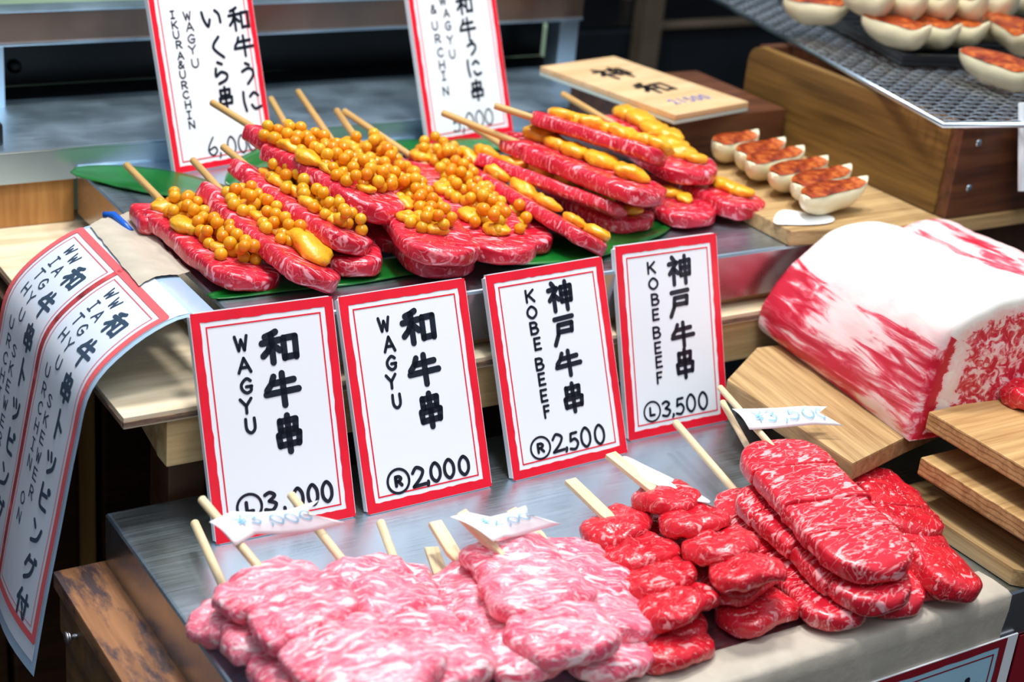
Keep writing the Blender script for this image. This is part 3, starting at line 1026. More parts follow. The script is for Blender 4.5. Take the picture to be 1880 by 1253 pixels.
tag(box('green_container', (g0.x, 1.44, g0.z), (g1.x, 1.50, g1.z), 'green_glass', bevel=0.004), 'blurry green container standing behind the rail post', 'container')
tag(box('container_stand', (g0.x - .01, 1.43, -0.9), (g1.x + .01, 1.51, g0.z - .0004), 'dark_cab', bevel=0.002), 'dark stand carrying the green container', 'stand')

# ------------------------------------------------------------------ price signs
D = math.radians
price_sign('front sign reading WAGYU with price 3,000, leftmost above the pale pink meat', 0.3303, 0.7717, 0.0004, D(-1.13), D(21.4), 0.0917, 0.1379,
    [('和', 53.8, 111.7, 27.3, 23.6), ('牛', 52.5, 85.7, 26.2, 23.7), ('串', 53.5, 58.6, 21.7, 25.9), ('W', 29.7, 116.6, 9.5, 10.4), ('A', 30.2, 103.4, 9.6, 10.4), ('G', 30.0, 91.0, 8.9, 10.4), ('Y', 28.6, 79.1, 8.9, 10.4), ('U', 29.9, 67.0, 8.2, 10.5), ('(L', 23.4, 18.9, 15.6, 15.2), ('3', 37.0, 19.6, 10.4, 13.3), (',', 45.5, 13.0, 3.1, 4.9), ('0', 54.9, 18.4, 8.8, 14.5), ('0', 64.6, 18.8, 8.9, 14.5), ('0', 74.1, 19.0, 9.0, 14.5)], 0.0041, 0.0020, 0.0023, seed=1)
price_sign('front sign reading WAGYU with price 2,000, scratched, second in the row', 0.4290, 0.7681, 0.0004, D(1.47), D(23.26), 0.0922, 0.1372,
    [('和', 53.7, 111.2, 27.6, 25.6), ('牛', 53.4, 83.3, 26.1, 22.9), ('串', 54.2, 57.2, 22.2, 25.1), ('W', 29.2, 115.8, 9.2, 10.2), ('A', 31.1, 103.1, 9.2, 10.9), ('G', 30.8, 91.1, 8.5, 10.3), ('Y', 29.1, 79.6, 8.5, 10.3), ('U', 31.0, 66.8, 7.7, 10.3), ('(R', 24.5, 17.0, 15.4, 15.2), ('2', 39.1, 16.8, 11.7, 14.6), (',', 45.6, 11.4, 3.1, 4.9), ('0', 51.7, 17.5, 9.5, 14.0), ('0', 61.9, 17.7, 9.6, 14.1), ('0', 73.0, 17.6, 9.7, 14.1)], 0.0041, 0.0020, 0.0023, seed=2)
price_sign('front sign reading KOBE BEEF with price 2,500, third in the row', 0.5374, 0.7704, 0.0004, D(2.95), D(23.15), 0.0965, 0.1368,
    [('神', 57.4, 114.8, 23.3, 21.9), ('戸', 57.2, 92.0, 21.5, 22.0), ('牛', 56.7, 69.5, 24.2, 19.9), ('串', 56.9, 46.0, 21.6, 22.1), ('K', 32.8, 118.4, 8.7, 9.4), ('O', 32.8, 107.5, 9.0, 9.4), ('B', 32.8, 96.9, 8.2, 9.4), ('E', 33.7, 86.2, 7.0, 9.4), ('B', 33.2, 72.7, 8.2, 9.4), ('E', 33.3, 62.4, 7.0, 9.5), ('E', 33.2, 51.4, 7.0, 9.5), ('F', 33.7, 40.6, 6.1, 9.5), ('(R', 24.9, 17.7, 15.7, 14.6), ('2', 39.4, 18.1, 11.5, 14.0), (',', 45.9, 12.5, 3.1, 4.4), ('5', 52.5, 17.0, 9.8, 13.3), ('0', 62.7, 17.6, 9.9, 14.9), ('0', 74.4, 17.2, 10.1, 15.0)], 0.0034, 0.0018, 0.0020, seed=3)
price_sign('front sign reading KOBE BEEF with price 3,500, rightmost beside the beef block', 0.6439, 0.7889, 0.0004, D(0.02), D(18.82), 0.0896, 0.1371,
    [('神', 54.5, 114.3, 23.1, 22.4), ('戸', 53.0, 91.2, 21.1, 21.7), ('牛', 53.6, 68.5, 23.1, 20.3), ('串', 53.8, 47.7, 21.2, 23.5), ('K', 29.9, 118.8, 8.5, 9.2), ('O', 30.8, 107.5, 9.0, 9.2), ('B', 31.3, 96.3, 8.2, 9.2), ('E', 30.9, 85.6, 7.1, 9.2), ('B', 30.7, 72.9, 8.2, 9.3), ('E', 30.8, 62.0, 7.1, 9.3), ('E', 30.9, 51.9, 7.1, 9.3), ('F', 30.4, 40.7, 6.1, 9.3), ('(L', 22.2, 17.8, 14.0, 14.0), ('3', 34.7, 17.7, 9.5, 12.5), (',', 40.6, 12.0, 3.3, 3.9), ('5', 46.9, 17.7, 9.6, 13.4), ('0', 56.8, 18.4, 9.7, 14.2), ('0', 67.7, 18.3, 9.8, 14.3)], 0.0033, 0.0017, 0.0019, seed=4)
price_sign('upright sign reading IKURA and URCHIN with price 6,000, behind the roe skewers', 0.4306, 1.0991, 0.1144, D(13), D(17), 0.0925, 0.140,
    [('い', 52.2, 110.6, 19.7, 15.4), ('く', 54.7, 88.8, 16.9, 18.6), ('ら', 54.1, 69.6, 17.9, 18.7), ('串', 54.8, 50.9, 17.0, 18.0), ('和', 77.4, 108.4, 21.3, 20.5), ('牛', 78.2, 87.7, 20.4, 18.0), ('う', 79.1, 66.8, 18.4, 19.0), ('に', 78.4, 45.9, 20.5, 18.3), ('I', 18.8, 116.4, 6.2, 6.3), ('K', 19.3, 108.8, 6.2, 6.3), ('U', 19.4, 101.6, 6.2, 6.3), ('R', 20.4, 94.3, 6.2, 6.3), ('A', 20.4, 86.2, 6.2, 6.4), ('&', 19.6, 79.5, 6.2, 6.4), ('U', 19.7, 72.2, 6.2, 6.4), ('R', 19.7, 64.5, 6.2, 6.4), ('C', 19.8, 57.2, 6.2, 6.4), ('H', 20.4, 49.8, 6.3, 6.4), ('I', 19.9, 42.1, 6.3, 6.5), ('N', 21.0, 34.6, 6.3, 6.5), ('W', 31.4, 114.5, 7.2, 7.1), ('A', 32.3, 106.4, 7.2, 7.2), ('G', 32.1, 97.5, 7.2, 7.2), ('Y', 31.6, 89.5, 7.3, 7.2), ('U', 32.2, 79.3, 7.3, 7.2), ('6', 36.3, 16.0, 10.8, 14.8), (',', 42.5, 8.5, 3.0, 5.0), ('0', 53.7, 14.4, 9.0, 14.9), ('0', 63.8, 14.2, 9.1, 15.0), ('0', 73.1, 14.1, 9.2, 15.1)], 0.0024, 0.0011, 0.0014, 0.0046, seed=5)
price_sign('upright sign reading WAGYU and URCHIN with price 5,000, behind the sea urchin skewers', 0.6535, 1.1087, 0.1144, D(12), D(19), 0.0965, 0.140,
    [('和', 60.1, 112.1, 20.1, 19.6), ('牛', 60.1, 92.3, 20.1, 18.8), ('う', 62.2, 76.1, 16.3, 15.2), ('に', 61.2, 59.0, 18.8, 17.1), ('串', 61.2, 40.1, 18.8, 18.9), ('&', 25.3, 110.4, 7.3, 7.9), ('U', 24.5, 97.2, 7.3, 7.9), ('R', 25.5, 86.5, 7.3, 7.9), ('C', 26.3, 75.2, 7.3, 8.0), ('H', 26.2, 65.0, 7.4, 8.0), ('I', 26.3, 56.0, 7.4, 8.0), ('N', 26.3, 43.4, 7.4, 8.0), ('W', 36.6, 116.6, 8.4, 7.9), ('A', 38.9, 106.2, 7.4, 7.9), ('G', 38.7, 95.9, 7.4, 8.0), ('Y', 38.9, 84.3, 7.4, 8.0), ('U', 39.1, 72.6, 7.5, 8.0), ('5', 33.1, 15.4, 9.9, 14.4), (',', 40.1, 9.0, 3.7, 5.4), ('0', 48.3, 16.1, 10.0, 14.4), ('0', 59.6, 16.5, 10.2, 14.5), ('0', 70.4, 16.6, 10.3, 14.6)], 0.0024, 0.0012, 0.0014, 0.0052, seed=6)

# ------------------------------------------------------------------ laminated menu sheet draped over the shelf's left end
PROF = [(0.358, 0.1165), (0.333, 0.1205), (0.302, 0.1065), (0.278, 0.083), (0.2685, 0.047), (0.2575, -0.009), (0.248, -0.057), (0.239, -0.108)]
pp = smooth_line(PROF, n=10)
acc = [0.0]
for a, b in zip(pp, pp[1:]):
    acc.append(acc[-1] + (b - a).length)
SLEN = acc[-1]


def sheet_pt(s, yy, off=0.0):
    """s metres down the sheet from the taped edge, yy metres away from the customer"""
    s = min(max(s, 0.0), SLEN)
    i = 0
    while i < len(acc) - 2 and acc[i + 1] < s:
        i += 1
    f = (s - acc[i]) / (acc[i + 1] - acc[i])
    p = pp[i].lerp(pp[i + 1], f)
    t = (pp[i + 1] - pp[i]).normalized()
    # normal points up and to the left
    nx, nz = t.y, -t.x
    if nz < 0 or (abs(nz) < 0.3 and nx > 0):
        nx, nz = -nx, -nz
    n = Vector((nx, 0, nz))
    if n.x > 0 and n.z < 0.5:
        n = -n
    wav = 0.0035 * math.sin(yy * 38) * (s / SLEN) ** 2
    # the free end swings a little away towards its back corner
    return Vector((p.x, 0.835 + yy + 0.010 * (s / SLEN) ** 2 * 0, p.y)) + n * (off + wav)


def sheet_patch(name, s0, s1, y0, y1, off, mat, parent, ns=40, ny=12):
    verts, faces = [], []
    for i in range(ns + 1):
        for j in range(ny + 1):
            verts.append(sheet_pt(s0 + (s1 - s0) * i / ns, y0 + (y1 - y0) * j / ny, off))
    for i in range(ns):
        for j in range(ny):
            a = i * (ny + 1) + j
            faces.append((a, a + 1, a + ny + 2, a + ny + 1))
    return obj(name, mesh(name, verts, faces, mat), parent, Matrix.Identity(4))


SW = 0.165
menu = thing('menu_sheet', sheet_pt(0.0, 0.08), 'laminated white menu sheet with red borders taped to the tray, hanging down at left', 'menu')
sheet_patch('film_margin', 0.0, SLEN, 0.0, SW, 0.0, 'lamin', menu)
sheet_patch('paper_panel', 0.020, SLEN - 0.008, 0.004, SW - 0.004, 0.0004, 'lam_paper', menu)
STR = 0.078          # width of one printed strip
verts, faces = [], []
vi, fi = [], []
vt, ft = [], []
fm0 = lambda p: sheet_pt(p.y, p.x, 0.0008)      # p.x across (y), p.y down the sheet
sA, sB = 0.034, SLEN - 0.022
for k in range(2):
    yA = 0.007 + k * STR
    yB = yA + STR
    rect = [(yA, sA), (yB, sA), (yB, sB), (yA, sB), (yA, sA)]
    for a, b in zip(rect, rect[1:]):
        ribbon([Vector(a), Vector(b)], 0.0052, verts, faces, fm0, 0.004)
    q = 0.0062
    rect = [(yA + q, sA + q), (yB - q, sA + q), (yB - q, sB - q), (yA + q, sB - q), (yA + q, sA + q)]
    for a, b in zip(rect, rect[1:]):
        ribbon([Vector(a), Vector(b)], 0.0006, vi, fi, fm0, 0.004)
    # writing: right-hand column (nearest the customer) is the big brush line
    for j, ch in enumerate('和牛串トッピング付'):
        write_glyph(ch, -(yA + 0.024), -(sA + 0.024 + j * 0.0245), 0.021, 0.0205, 0.0028, vt, ft, lambda p: sheet_pt(-p.y, -p.x, 0.0008), 0.003)
    for j, ch in enumerate('WAGYU SKEWER'):
        if ch != ' ':
            write_glyph(ch, -(yA + 0.045), -(sA + 0.016 + j * 0.0125), 0.0085, 0.0090, 0.0012, vt, ft, lambda p: sheet_pt(-p.y, -p.x, 0.0008), 0.003)
    for j, ch in enumerate('WITH URCHIN ON'):
        if ch != ' ':
            write_glyph(ch, -(yA + 0.058), -(sA + 0.014 + j * 0.0125), 0.0085, 0.0090, 0.0012, vt, ft, lambda p: sheet_pt(-p.y, -p.x, 0.0008), 0.003)
obj('red_border', mesh('red_border', verts, faces, 'red_faded', False), menu, Matrix.Identity(4))
obj('inner_line', mesh('inner_line', vi, fi, 'red_faded', False), menu, Matrix.Identity(4))
obj('lettering', mesh('lettering', vt, ft, 'ink_grey', False), menu, Matrix.Identity(4))

# kraft tape holding the sheet to the tray
verts, faces = [], []
q0, q1 = at(165, 440, z=.1120), at(255, 549, z=.1120)
q3, q2 = at(236, 396, z=.1155), at(352, 505, z=.1155)
NT, MT = 24, 16
for i in range(NT + 1):
    f = i / NT
    for j in range(MT + 1):
        g = j / MT
        p = q3.lerp(q2, g).lerp(q0.lerp(q1, g), f)
        p.x += .0012 * noise.noise(Vector((f * 9, g * 14, 1)))
        p.y += .0010 * noise.noise(Vector((f * 14, g * 9, 7)))
        if p.x > .3675:
            z = .1146
        else:
            # rests on the sheet
            xs_ = p.x
            z = None
            for a_, b_ in zip(pp, pp[1:]):
                if min(a_.x, b_.x) <= xs_ <= max(a_.x, b_.x):
                    z = a_.y + (b_.y - a_.y) * (xs_ - a_.x) / (b_.x - a_.x + 1e-9)
                    break
            z = (z if z is not None else .1165) + .0016
        p.z = z + .0004 + .0005 * abs(noise.noise(Vector((f * 8, g * 10, 3))))
        verts.append(p)
for i in range(NT):
    for j in range(MT):
        a = i * (MT + 1) + j
        faces.append((a, a + 1, a + MT + 2, a + MT + 1))
tag(obj('packing_tape', mesh('packing_tape', verts, faces, 'tape')), 'wide beige tape fixing the menu sheet to the raised tray', 'tape')
c = at(190, 395, z=0.122)
tag(obj('blue_clip', tube_mesh('blue_clip', [c, c + Vector((0.006, -0.004, 0.001)), c + Vector((0.008, -0.016, -0.001)), c + Vector((0.010, -0.026, -0.004))], 0.0024, 'blue_plastic')), 'small blue plastic strip beside the tape at the sheet corner', 'clip')

# ------------------------------------------------------------------ front tape and lower sign
verts, faces = [], []
prf = [(0.5605, 0.0006), (0.55, 0.0007), (0.5365, 0.0007), (0.5334, -0.0015), (0.5330, -0.012), (0.5329, -0.026), (0.5328, -0.034)]
xs = [0.30 + (0.752 - 0.30) * i / 60 for i in range(61)]
rt = random.Random(3)
for i, x in enumerate(xs):
    for k, (y_, z_) in enumerate(prf):
        e = (rt.uniform(-.002, .002) if i == 60 else 0)
        verts.append(Vector((x + e, y_ + 0.0004 * noise.noise(Vector((x * 60, k, 0))), z_ + (0.0005 * abs(noise.noise(Vector((x * 40, k * 2, 5)))) if k < 3 else 0))))
n = len(prf)
for i in range(60):
    for k in range(n - 1):
        a = i * n + k
        faces.append((a, a + n, a + n + 1, a + 1))
tag(obj('packing_tape', mesh('packing_tape', verts, faces, 'tape')), 'long beige tape folded over the front edge of the lower tray', 'tape')

fs = thing('paper_sign', (0.70, 0.531, -0.17), 'white paper sign, bluish shade in its colour, with dark red border below the tape, lower right', 'sign')
mw = frame_mat(Vector((0.560, 0.5315, -0.172)), (1, 0, 0), (0, 0, 1))
w_, h_ = 0.206, 0.140
put('sheet', box_mesh('sheet', (w_, h_, 0.0012), 'paper', 0, (0, 0, 1)), fs, mw)
M['paper_cool_shade'] = simple('white_paper_cool_shade', lin(176, 222, 240), 0.35, coat=0.3)  # white paper; the cool bluish shade on it is put into this colour
put('shade_tint_panel', box_mesh('shade_tint_panel', (w_ - 0.012, h_ - 0.004, 0.0002), 'paper_cool_shade', 0, (-0.0001, -0.0001, 0)), fs, mw)
M['print_maroon'] = simple('print_dark_red', lin(150, 18, 36), 0.35, coat=0.2)
put('red_border', ring_mesh('red_border', 0.0, -0.004, w_ - 0.010, h_, 0.0058, 0.0005, 'print_maroon', 0.0004, 9), fs, mw)
put('inner_line', ring_mesh('inner_line', 0.0095, 0.006, w_ - 0.0195, h_ - 0.0095, 0.0011, 0.0005, 'print_maroon'), fs, mw)
verts, faces = [], []
write_glyph('牛', 0.166, 0.104, 0.030, 0.030, 0.0048, verts, faces, lambda p: Vector((p.x, p.y, 0.0006)))
put('lettering', mesh('lettering', verts, faces, 'ink', False), fs, mw)
tag(box('red_cloth', (0.770, 0.5325, -0.25), (0.93, 0.5335, -0.036), 'print_maroon', bevel=0), 'dark red panel at the counter front, right of the paper sign', 'panel')

# ------------------------------------------------------------------ green leaves under the upper skewers
def leaf(pts, w, label, z=0.1152, lift=0.0, curl=0.0, seed=0):
    """pts: centre line on the tray (x, y); w widest half width"""
    P = smooth_line(pts, n=8)
    n = len(P)
    verts, faces = [], []
    na = 9
    for i, p in enumerate(P):
        t = i / (n - 1)
        d = (P[min(i + 1, n - 1)] - P[max(i - 1, 0)]).normalized()
        nn = Vector((-d.y, d.x))
        hw = w * max(0.02, math.sin(math.pi * (0.04 + 0.92 * t)) ** 0.75)
        for j in range(na):
            s = -1 + 2 * j / (na - 1)
            q = p + nn * (s * hw)
            zz = z + abs(s) ** 1.4 * hw * curl + lift * math.sin(math.pi * t) + 0.0009 * noise.noise(Vector((t * 6, s * 2, seed))) + 0.0009 - 0.0006 * math.exp(-(s * 9) ** 2)
            verts.append((q.x, q.y, zz))
    for i in range(n - 1):
        for j in range(na - 1):
            a = i * na + j
            faces.append((a, a + 1, a + na + 1, a + na))
    me = mesh('green_leaf', verts, faces, 'leaf')
    o = obj('green_leaf', me)
    md = o.modifiers.new('thickness', 'SOLIDIFY')
    md.thickness = 0.0006
    md.offset = 1
    return tag(o, label, 'leaf', 'leaves under the skewers')


def xy(px, py, z=0.1155):
    p = at(px, py, z=z)
    return (p.x, p.y)


leaf([xy(133, 313), xy(230, 325), xy(340, 345), xy(470, 372)], 0.026, 'long green leaf with its tip at the left back corner of the raised tray', seed=1, curl=0.02)
leaf([xy(420, 345), xy(480, 315), xy(560, 300), xy(640, 300)], 0.016, 'dark green leaf curling up in front of the 6,000 sign', seed=2, lift=0.006, z=0.1165, curl=0.25)
leaf([xy(600, 275), xy(720, 275), xy(850, 270), xy(980, 262)], 0.020, 'green leaf lying below the 5,000 sign', seed=3, z=0.1165)
leaf([xy(385, 545), xy(520, 520), xy(660, 500), xy(800, 478), xy(930, 455)], 0.017, 'dark leaf along the tray edge under the roe skewers', seed=4, z=0.1150)
leaf([xy(900, 480), xy(1000, 462), xy(1100, 440), xy(1220, 415)], 0.028, 'bright green leaf showing right of the roe skewers at the tray edge', seed=5, z=0.1162)

# ------------------------------------------------------------------ upper skewers: roe and urchin
def sl(p1, z1, p2, z2, w, th=0.0125, roll=0, r0=None, r1=None, bend=0.0):
    return (at(*p1, z=z1), at(*p2, z=z2), w, th, roll, r0 if r0 is not None else w * 0.35, r1 if r1 is not None else w * 0.45, bend)


def stick_to(tip, ztip, pc, into=0.05, dz=0.0):
    a = at(*tip, z=ztip)
    d = (pc[1] - pc[0]).normalized()
    return (a, pc[0] + d * into + Vector((0, 0, dz)))


GR = 'roe topped beef skewers on the raised tray'
GU = 'sea urchin topped beef skewers on the raised tray'
U = lambda *a: list(a)

# hidden and lower slices first
pc = sl((548, 262), .130, (655, 498), .1240, .040, roll=0)
skewer('dark beef skewer lying low between the leftmost three roe skewers and the sign row', [pc], stick_to((497, 181), .150, pc), GR, roe=10, seed=21, roe_span=(.3, .6))
pc = sl((640, 300), .130, (742, 455), .1230, .046, roll=0)
skewer('beef skewer mostly hidden below the topmost roe skewer, its long stick pointing up', [pc], stick_to((547, 168), .158, pc), GR, roe=12, seed=22, roe_span=(.0, .35))
pc = sl((735, 400), .124, (828, 500), .1225, .050, roll=0)
skewer('shaded beef slice lying underneath the widest roe skewer tip', [pc], None, GR, seed=23)

# the leftmost, with a separate first chunk
c0 = sl((283, 385), .1235, (318, 420), .1235, .042, .013, 6, .008, .006)
c1 = sl((312, 395), .1245, (472, 525), .1215, .048, .013, 10, .010, .020)
skewer('leftmost roe and urchin beef skewer, beside the beige tape', [c0, c1], (at(232, 303, z=.134), c1[0] + (c1[1] - c1[0]) * .3), GR,
       uni=[(.08, -.08, 70, .9), (.22, .0, 100, .9), (.38, -.10, 75, 1.2), (.66, .05, 95, .9)], roe=70, seed=1, roe_span=(.0, .86), roe_side=.30)
c0 = sl((392, 358), .139, (428, 392), .137, .032, .014, 32, .006, .006)
c1 = sl((424, 384), .137, (592, 522), .1275, .044, .013, 24, .008, .018)
skewer('second roe skewer from the left, with a long urchin tongue near its tip', [c0, c1], (at(354, 294, z=.147), c1[0] + (c1[1] - c1[0]) * .3), GR,
       uni=[(.06, .15, 40, .9), (.30, .10, 20, .9), (.47, .12, 10, .9), (.72, .22, 8, 1.9)], roe=56, seed=2, roe_span=(.0, .66), roe_side=.34)
c0 = sl((447, 312), .150, (485, 340), .148, .032, .013, 30, .006, .006)
c1 = sl((480, 334), .148, (655, 457), .138, .044, .013, 22, .008, .018)
skewer('third roe skewer from the left, tilted, urchin pieces in a line down its middle', [c0, c1], (at(409, 269, z=.160), c1[0] + (c1[1] - c1[0]) * .3), GR,
       uni=[(.06, .1, 60, .8), (.22, -.02, 20, 1.0), (.38, .0, 15, 1.0), (.56, -.02, 20, 1.0), (.78, .02, 20, .9)], roe=60, seed=3, roe_span=(.1, .88), roe_side=.26)
c0 = sl((476, 243), .168, (530, 276), .166, .036, .013, 16, .008, .006)
c1 = sl((520, 272), .166, (722, 386), .154, .056, .014, 14, .010, .028, .04)
skewer('topmost roe skewer, lying across the others with its stick over the 6,000 sign', [c0, c1], (at(389, 188, z=.178), c1[0] + (c1[1] - c1[0]) * .3), GR,
       uni=[(-.02, .02, 20, 1.1), (.22, -.22, 10, 1.0), (.42, -.26, 10, 1.1), (.58, -.18, 20, .9), (.60, .2, 40, .9), (.80, .02, 50, .7)], roe=92, seed=4, roe_span=(-.05, .80), roe_side=.36)
c1 = sl((668, 282), .143, (828, 478), .139, .053, .013, 4, .014, .026)
skewer('roe skewer with wide rounded tip hanging over the 2,000 sign', [c1], stick_to((618, 203), .156, c1), GR,
       uni=[(.06, -.1, 60, 1.1), (.2, .12, 80, .9), (.62, -.05, 30, .9), (.74, -.12, 70, .8), (.84, .12, 35, 1.0)], roe=90, seed=5, roe_span=(.05, .88), roe_side=.32)
c1 = sl((790, 292), .136, (938, 475), .134, .050, .013, 0, .014, .026)
skewer('roe skewer with its tip resting just behind the 2,500 sign', [c1], stick_to((631, 204), .158, c1), GR,
       uni=[(.1, -.1, 60, 1.0), (.3, .2, 60, .9), (.45, -.12, 30, 1.0), (.72, -.08, 40, 1.0), (.85, .12, 40, 1.0)], roe=90, seed=6, roe_span=(.02, .88), roe_side=.30)
c1 = sl((865, 330), .124, (980, 458), .123, .040, .012, 0, .014, .022)
skewer('rightmost roe slice, partly covered, beside the first urchin skewer', [c1], None, GR, uni=[(.80, .05, 40, .8), (.5, .1, 30, .9)], roe=34, seed=7, roe_span=(.05, .85), roe_side=.30)

# sea urchin group
pc = sl((1010, 330), .124, (1172, 418), .1225, .050, .012)
skewer('shaded urchin beef skewer at the bottom, behind the 3,500 sign', [pc], stick_to((860, 228), .150, pc), GU, uni=[(.1, 0, 40, 1.0), (.86, .1, 20, .9)], seed=31)
pc = sl((1150, 330), .124, (1290, 408), .1225, .050, .012)
skewer('shaded urchin beef slice between the bottom pile and the far right slice', [pc], None, GU, uni=[(.55, .05, 30, 1.0), (.7, .1, -20, .8)], seed=32)
pc = sl((1060, 320), .136, (1190, 374), .1345, .044, .010)
skewer('thin beef slice pressed under the large top urchin slice', [pc], None, GU, seed=33)
c1 = sl((822, 290), .139, (1098, 455), .1275, .040, .0105, 28, .012, .016)
skewer('foremost urchin skewer standing on edge, leaning right', [c1], (c1[0] + (c1[0] - c1[1]).normalized() * .012, c1[0] + (c1[1] - c1[0]) * .3), GU,
       uni=[(.10, .05, 4, 1.3), (.30, .08, -4, 1.3), (.48, .05, 3, 1.3), (.64, .10, 0, 1.2), (.80, .12, 10, 1.0), (.92, .22, -14, 1.2)], seed=11)
c1 = sl((880, 297), .142, (1148, 395), .1325, .038, .0105, 28, .012, .016)
skewer('second urchin skewer on edge, behind the foremost one', [c1], (c1[0] + (c1[0] - c1[1]).normalized() * .012, c1[0] + (c1[1] - c1[0]) * .3), GU,
       uni=[(.02, .1, 6, 1.2), (.20, .10, -2, 1.2), (.40, .12, 4, 1.2), (.58, .1, 0, 1.2), (.78, .16, 8, 1.3)], seed=12)
c0 = sl((950, 255), .155, (1000, 282), .154, .050, .013, 6, .014, .006)
c1 = sl((988, 277), .154, (1208, 368), .148, .056, .014, 10, .010, .026)
skewer('large flat urchin skewer in the middle with five separate urchin tongues', [c0, c1], (at(812, 207, z=.172), c1[0] + (c1[1] - c1[0]) * .3), GU,
       uni=[(-.03, .08, 30, 1.5), (.14, .06, 38, 1.3), (.30, .02, 30, 1.4), (.50, .06, 20, 1.5), (.76, .0, 42, 1.4)], seed=13)
c1 = sl((1120, 222), .150, (1288, 330), .1445, .058, .013, 4, .016, .028)
skewer('rear urchin skewer with a broad rounded end, under the tilted top one', [c1], stick_to((1032, 172), .166, c1), GU,
       uni=[(.06, .2, 40, 1.4), (.20, .22, 30, 1.5), (.36, .2, 35, 1.4), (.50, .15, 30, 1.5), (.62, .08, 35, 1.4), (.76, .0, 55, 1.3), (.82, .14, 100, 1.0)], seed=14)
c1 = sl((980, 218), .174, (1222, 294), .165, .044, .0115, 22, .012, .014)
skewer('topmost urchin skewer, tilted on edge at the back of the pile', [c1], stick_to((908, 194), .186, c1, .04), GU,
       uni=[(.20, .06, 40, 1.3), (.32, .16, 25, 1.4), (.44, .05, 30, 1.4), (.55, .20, 25, 1.4), (.66, .08, 30, 1.4), (.80, .18, 22, 1.3), (.92, .10, 35, 1.2)], seed=15)
pc = sl((1000, 250), .163, (1120, 300), .160, .036, .010, 10)
c1 = sl((1262, 338), .1275, (1390, 392), .1245, .050, .014, 6, .016, .024)
skewer('far right urchin beef slice lying beside the fried dumplings', [c1], None, GU, uni=[(.42, .1, 20, 1.1), (.55, .0, 10, 1.1), (.68, .08, 10, 1.1)], seed=16)

# ------------------------------------------------------------------ front skewers
GP3 = 'pale pink wagyu skewers under the 3,000 flag'
GP2 = 'pale pink wagyu skewers under the 2,000 flag'
GK2 = 'lean red kobe skewers under the 2,500 sign'
GK3 = 'marbled kobe skewers under the 3,500 flag'


def chain(p1, z1, p2, z2, n, w, th, roll=0, over=0.004, r=0.012, jit=0.005, seed=0, step=0.0035):
    A, B = at(*p1, z=z1), at(*p2, z=z2)
    rn = random.Random(seed)
    d = (B - A) / n
    u = d.normalized()
    v = ZUP.cross(u).normalized()
    out = []
    for i in range(n):
        sh = v * rn.uniform(-jit, jit)
        up_ = Vector((0, 0, step * (0.5 if i % 2 else -0.5)))
        out.append((A + d * i - u * (over if i else 0) + sh + up_, A + d * (i + 1) + u * over + sh * 0.4 + up_, w * rn.uniform(.93, 1.07), th, roll + rn.uniform(-4, 4), r, r, 0.0))
    return out


# pale pink, 3,000
ch = chain((395, 1105), .014, (620, 1290), .014, 4, .044, .017, -6, .005, .014, .004, 41)
skewer('lowest pink skewer at far left with a curled first fold', ch, (at(357, 960, z=.018), ch[0][0] + (ch[0][1] - ch[0][0]) * .8), GP3, mat='beef_pink', seed=41, stick_mat='stick_pale', lump=.0046, box_p=.8)
ch = chain((705, 1045), .014, (890, 1240), .013, 4, .044, .016, 2, .005, .014, .004, 42)
skewer('pink skewer at the right of the 3,000 pile, its stick standing straight behind', ch, (at(698, 958, z=.030), ch[0][0] + (ch[0][1] - ch[0][0]) * .8), GP3, mat='beef_pink', seed=42, stick_mat='stick_pale', lump=.0046, box_p=.8)
ch = chain((640, 1035), .026, (830, 1255), .024, 4, .058, .017, 2, .006, .016, .004, 43)
skewer('broad pink skewer in the 3,000 pile, stick passing under the flag tip', ch, (at(533, 908, z=.050), ch[0][0] + (ch[0][1] - ch[0][0]) * .8), GP3, mat='beef_pink', seed=43, stick_mat='stick_pale', lump=.0050, box_p=.8)
ch = chain((470, 1045), .033, (735, 1285), .031, 4, .060, .018, -4, .006, .016, .005, 44)
flag_stick_3000 = (at(369, 916, z=.055), ch[0][0] + (ch[0][1] - ch[0][0]) * .8)
skewer('topmost pink skewer at left, the one carrying the 3,000 paper flag', ch, flag_stick_3000, GP3, mat='beef_pink', seed=44, stick_mat='stick_pale', lump=.0052, box_p=.8)

# pale pink, 2,000
ch = chain((810, 1085), .011, (905, 1215), .010, 3, .040, .015, 0, .004, .012, .003, 51)
skewer('lowest pink skewer at the left of the 2,000 pile', ch, (at(792, 1008, z=.014), ch[0][0] + (ch[0][1] - ch[0][0]) * .8), GP2, mat='beef_pink', seed=51, stick_mat='stick_pale', flat=True, lump=.0038, box_p=.75)
ch = chain((1040, 1140), .011, (1135, 1242), .010, 2, .044, .015, 0, .004, .012, .003, 55)
skewer('pink skewer at the bottom right of the 2,000 pile, only its blunt end showing', ch, None, GP2, mat='beef_pink', seed=55, lump=.0038, box_p=.75)
ch = chain((842, 1035), .020, (985, 1240), .018, 4, .046, .015, -10, .005, .012, .003, 53)
skewer('pink skewer second from the left in the 2,000 pile, folds showing along its side', ch, (at(798, 960, z=.034), ch[0][0] + (ch[0][1] - ch[0][0]) * .8), GP2, mat='beef_pink', seed=53, stick_mat='stick_pale', flat=True, lump=.0038, box_p=.75)
ch = chain((1010, 995), .026, (1150, 1160), .022, 3, .052, .017, 4, .005, .014, .003, 52)
skewer('pink skewer at the right back of the 2,000 pile', ch, (at(937, 938, z=.040), ch[0][0] + (ch[0][1] - ch[0][0]) * .8), GP2, mat='beef_pink', seed=52, stick_mat='stick_pale', flat=True, lump=.0038, box_p=.75)
ch = chain((915, 995), .034, (1060, 1200), .031, 3, .058, .018, -2, .005, .014, .003, 54)
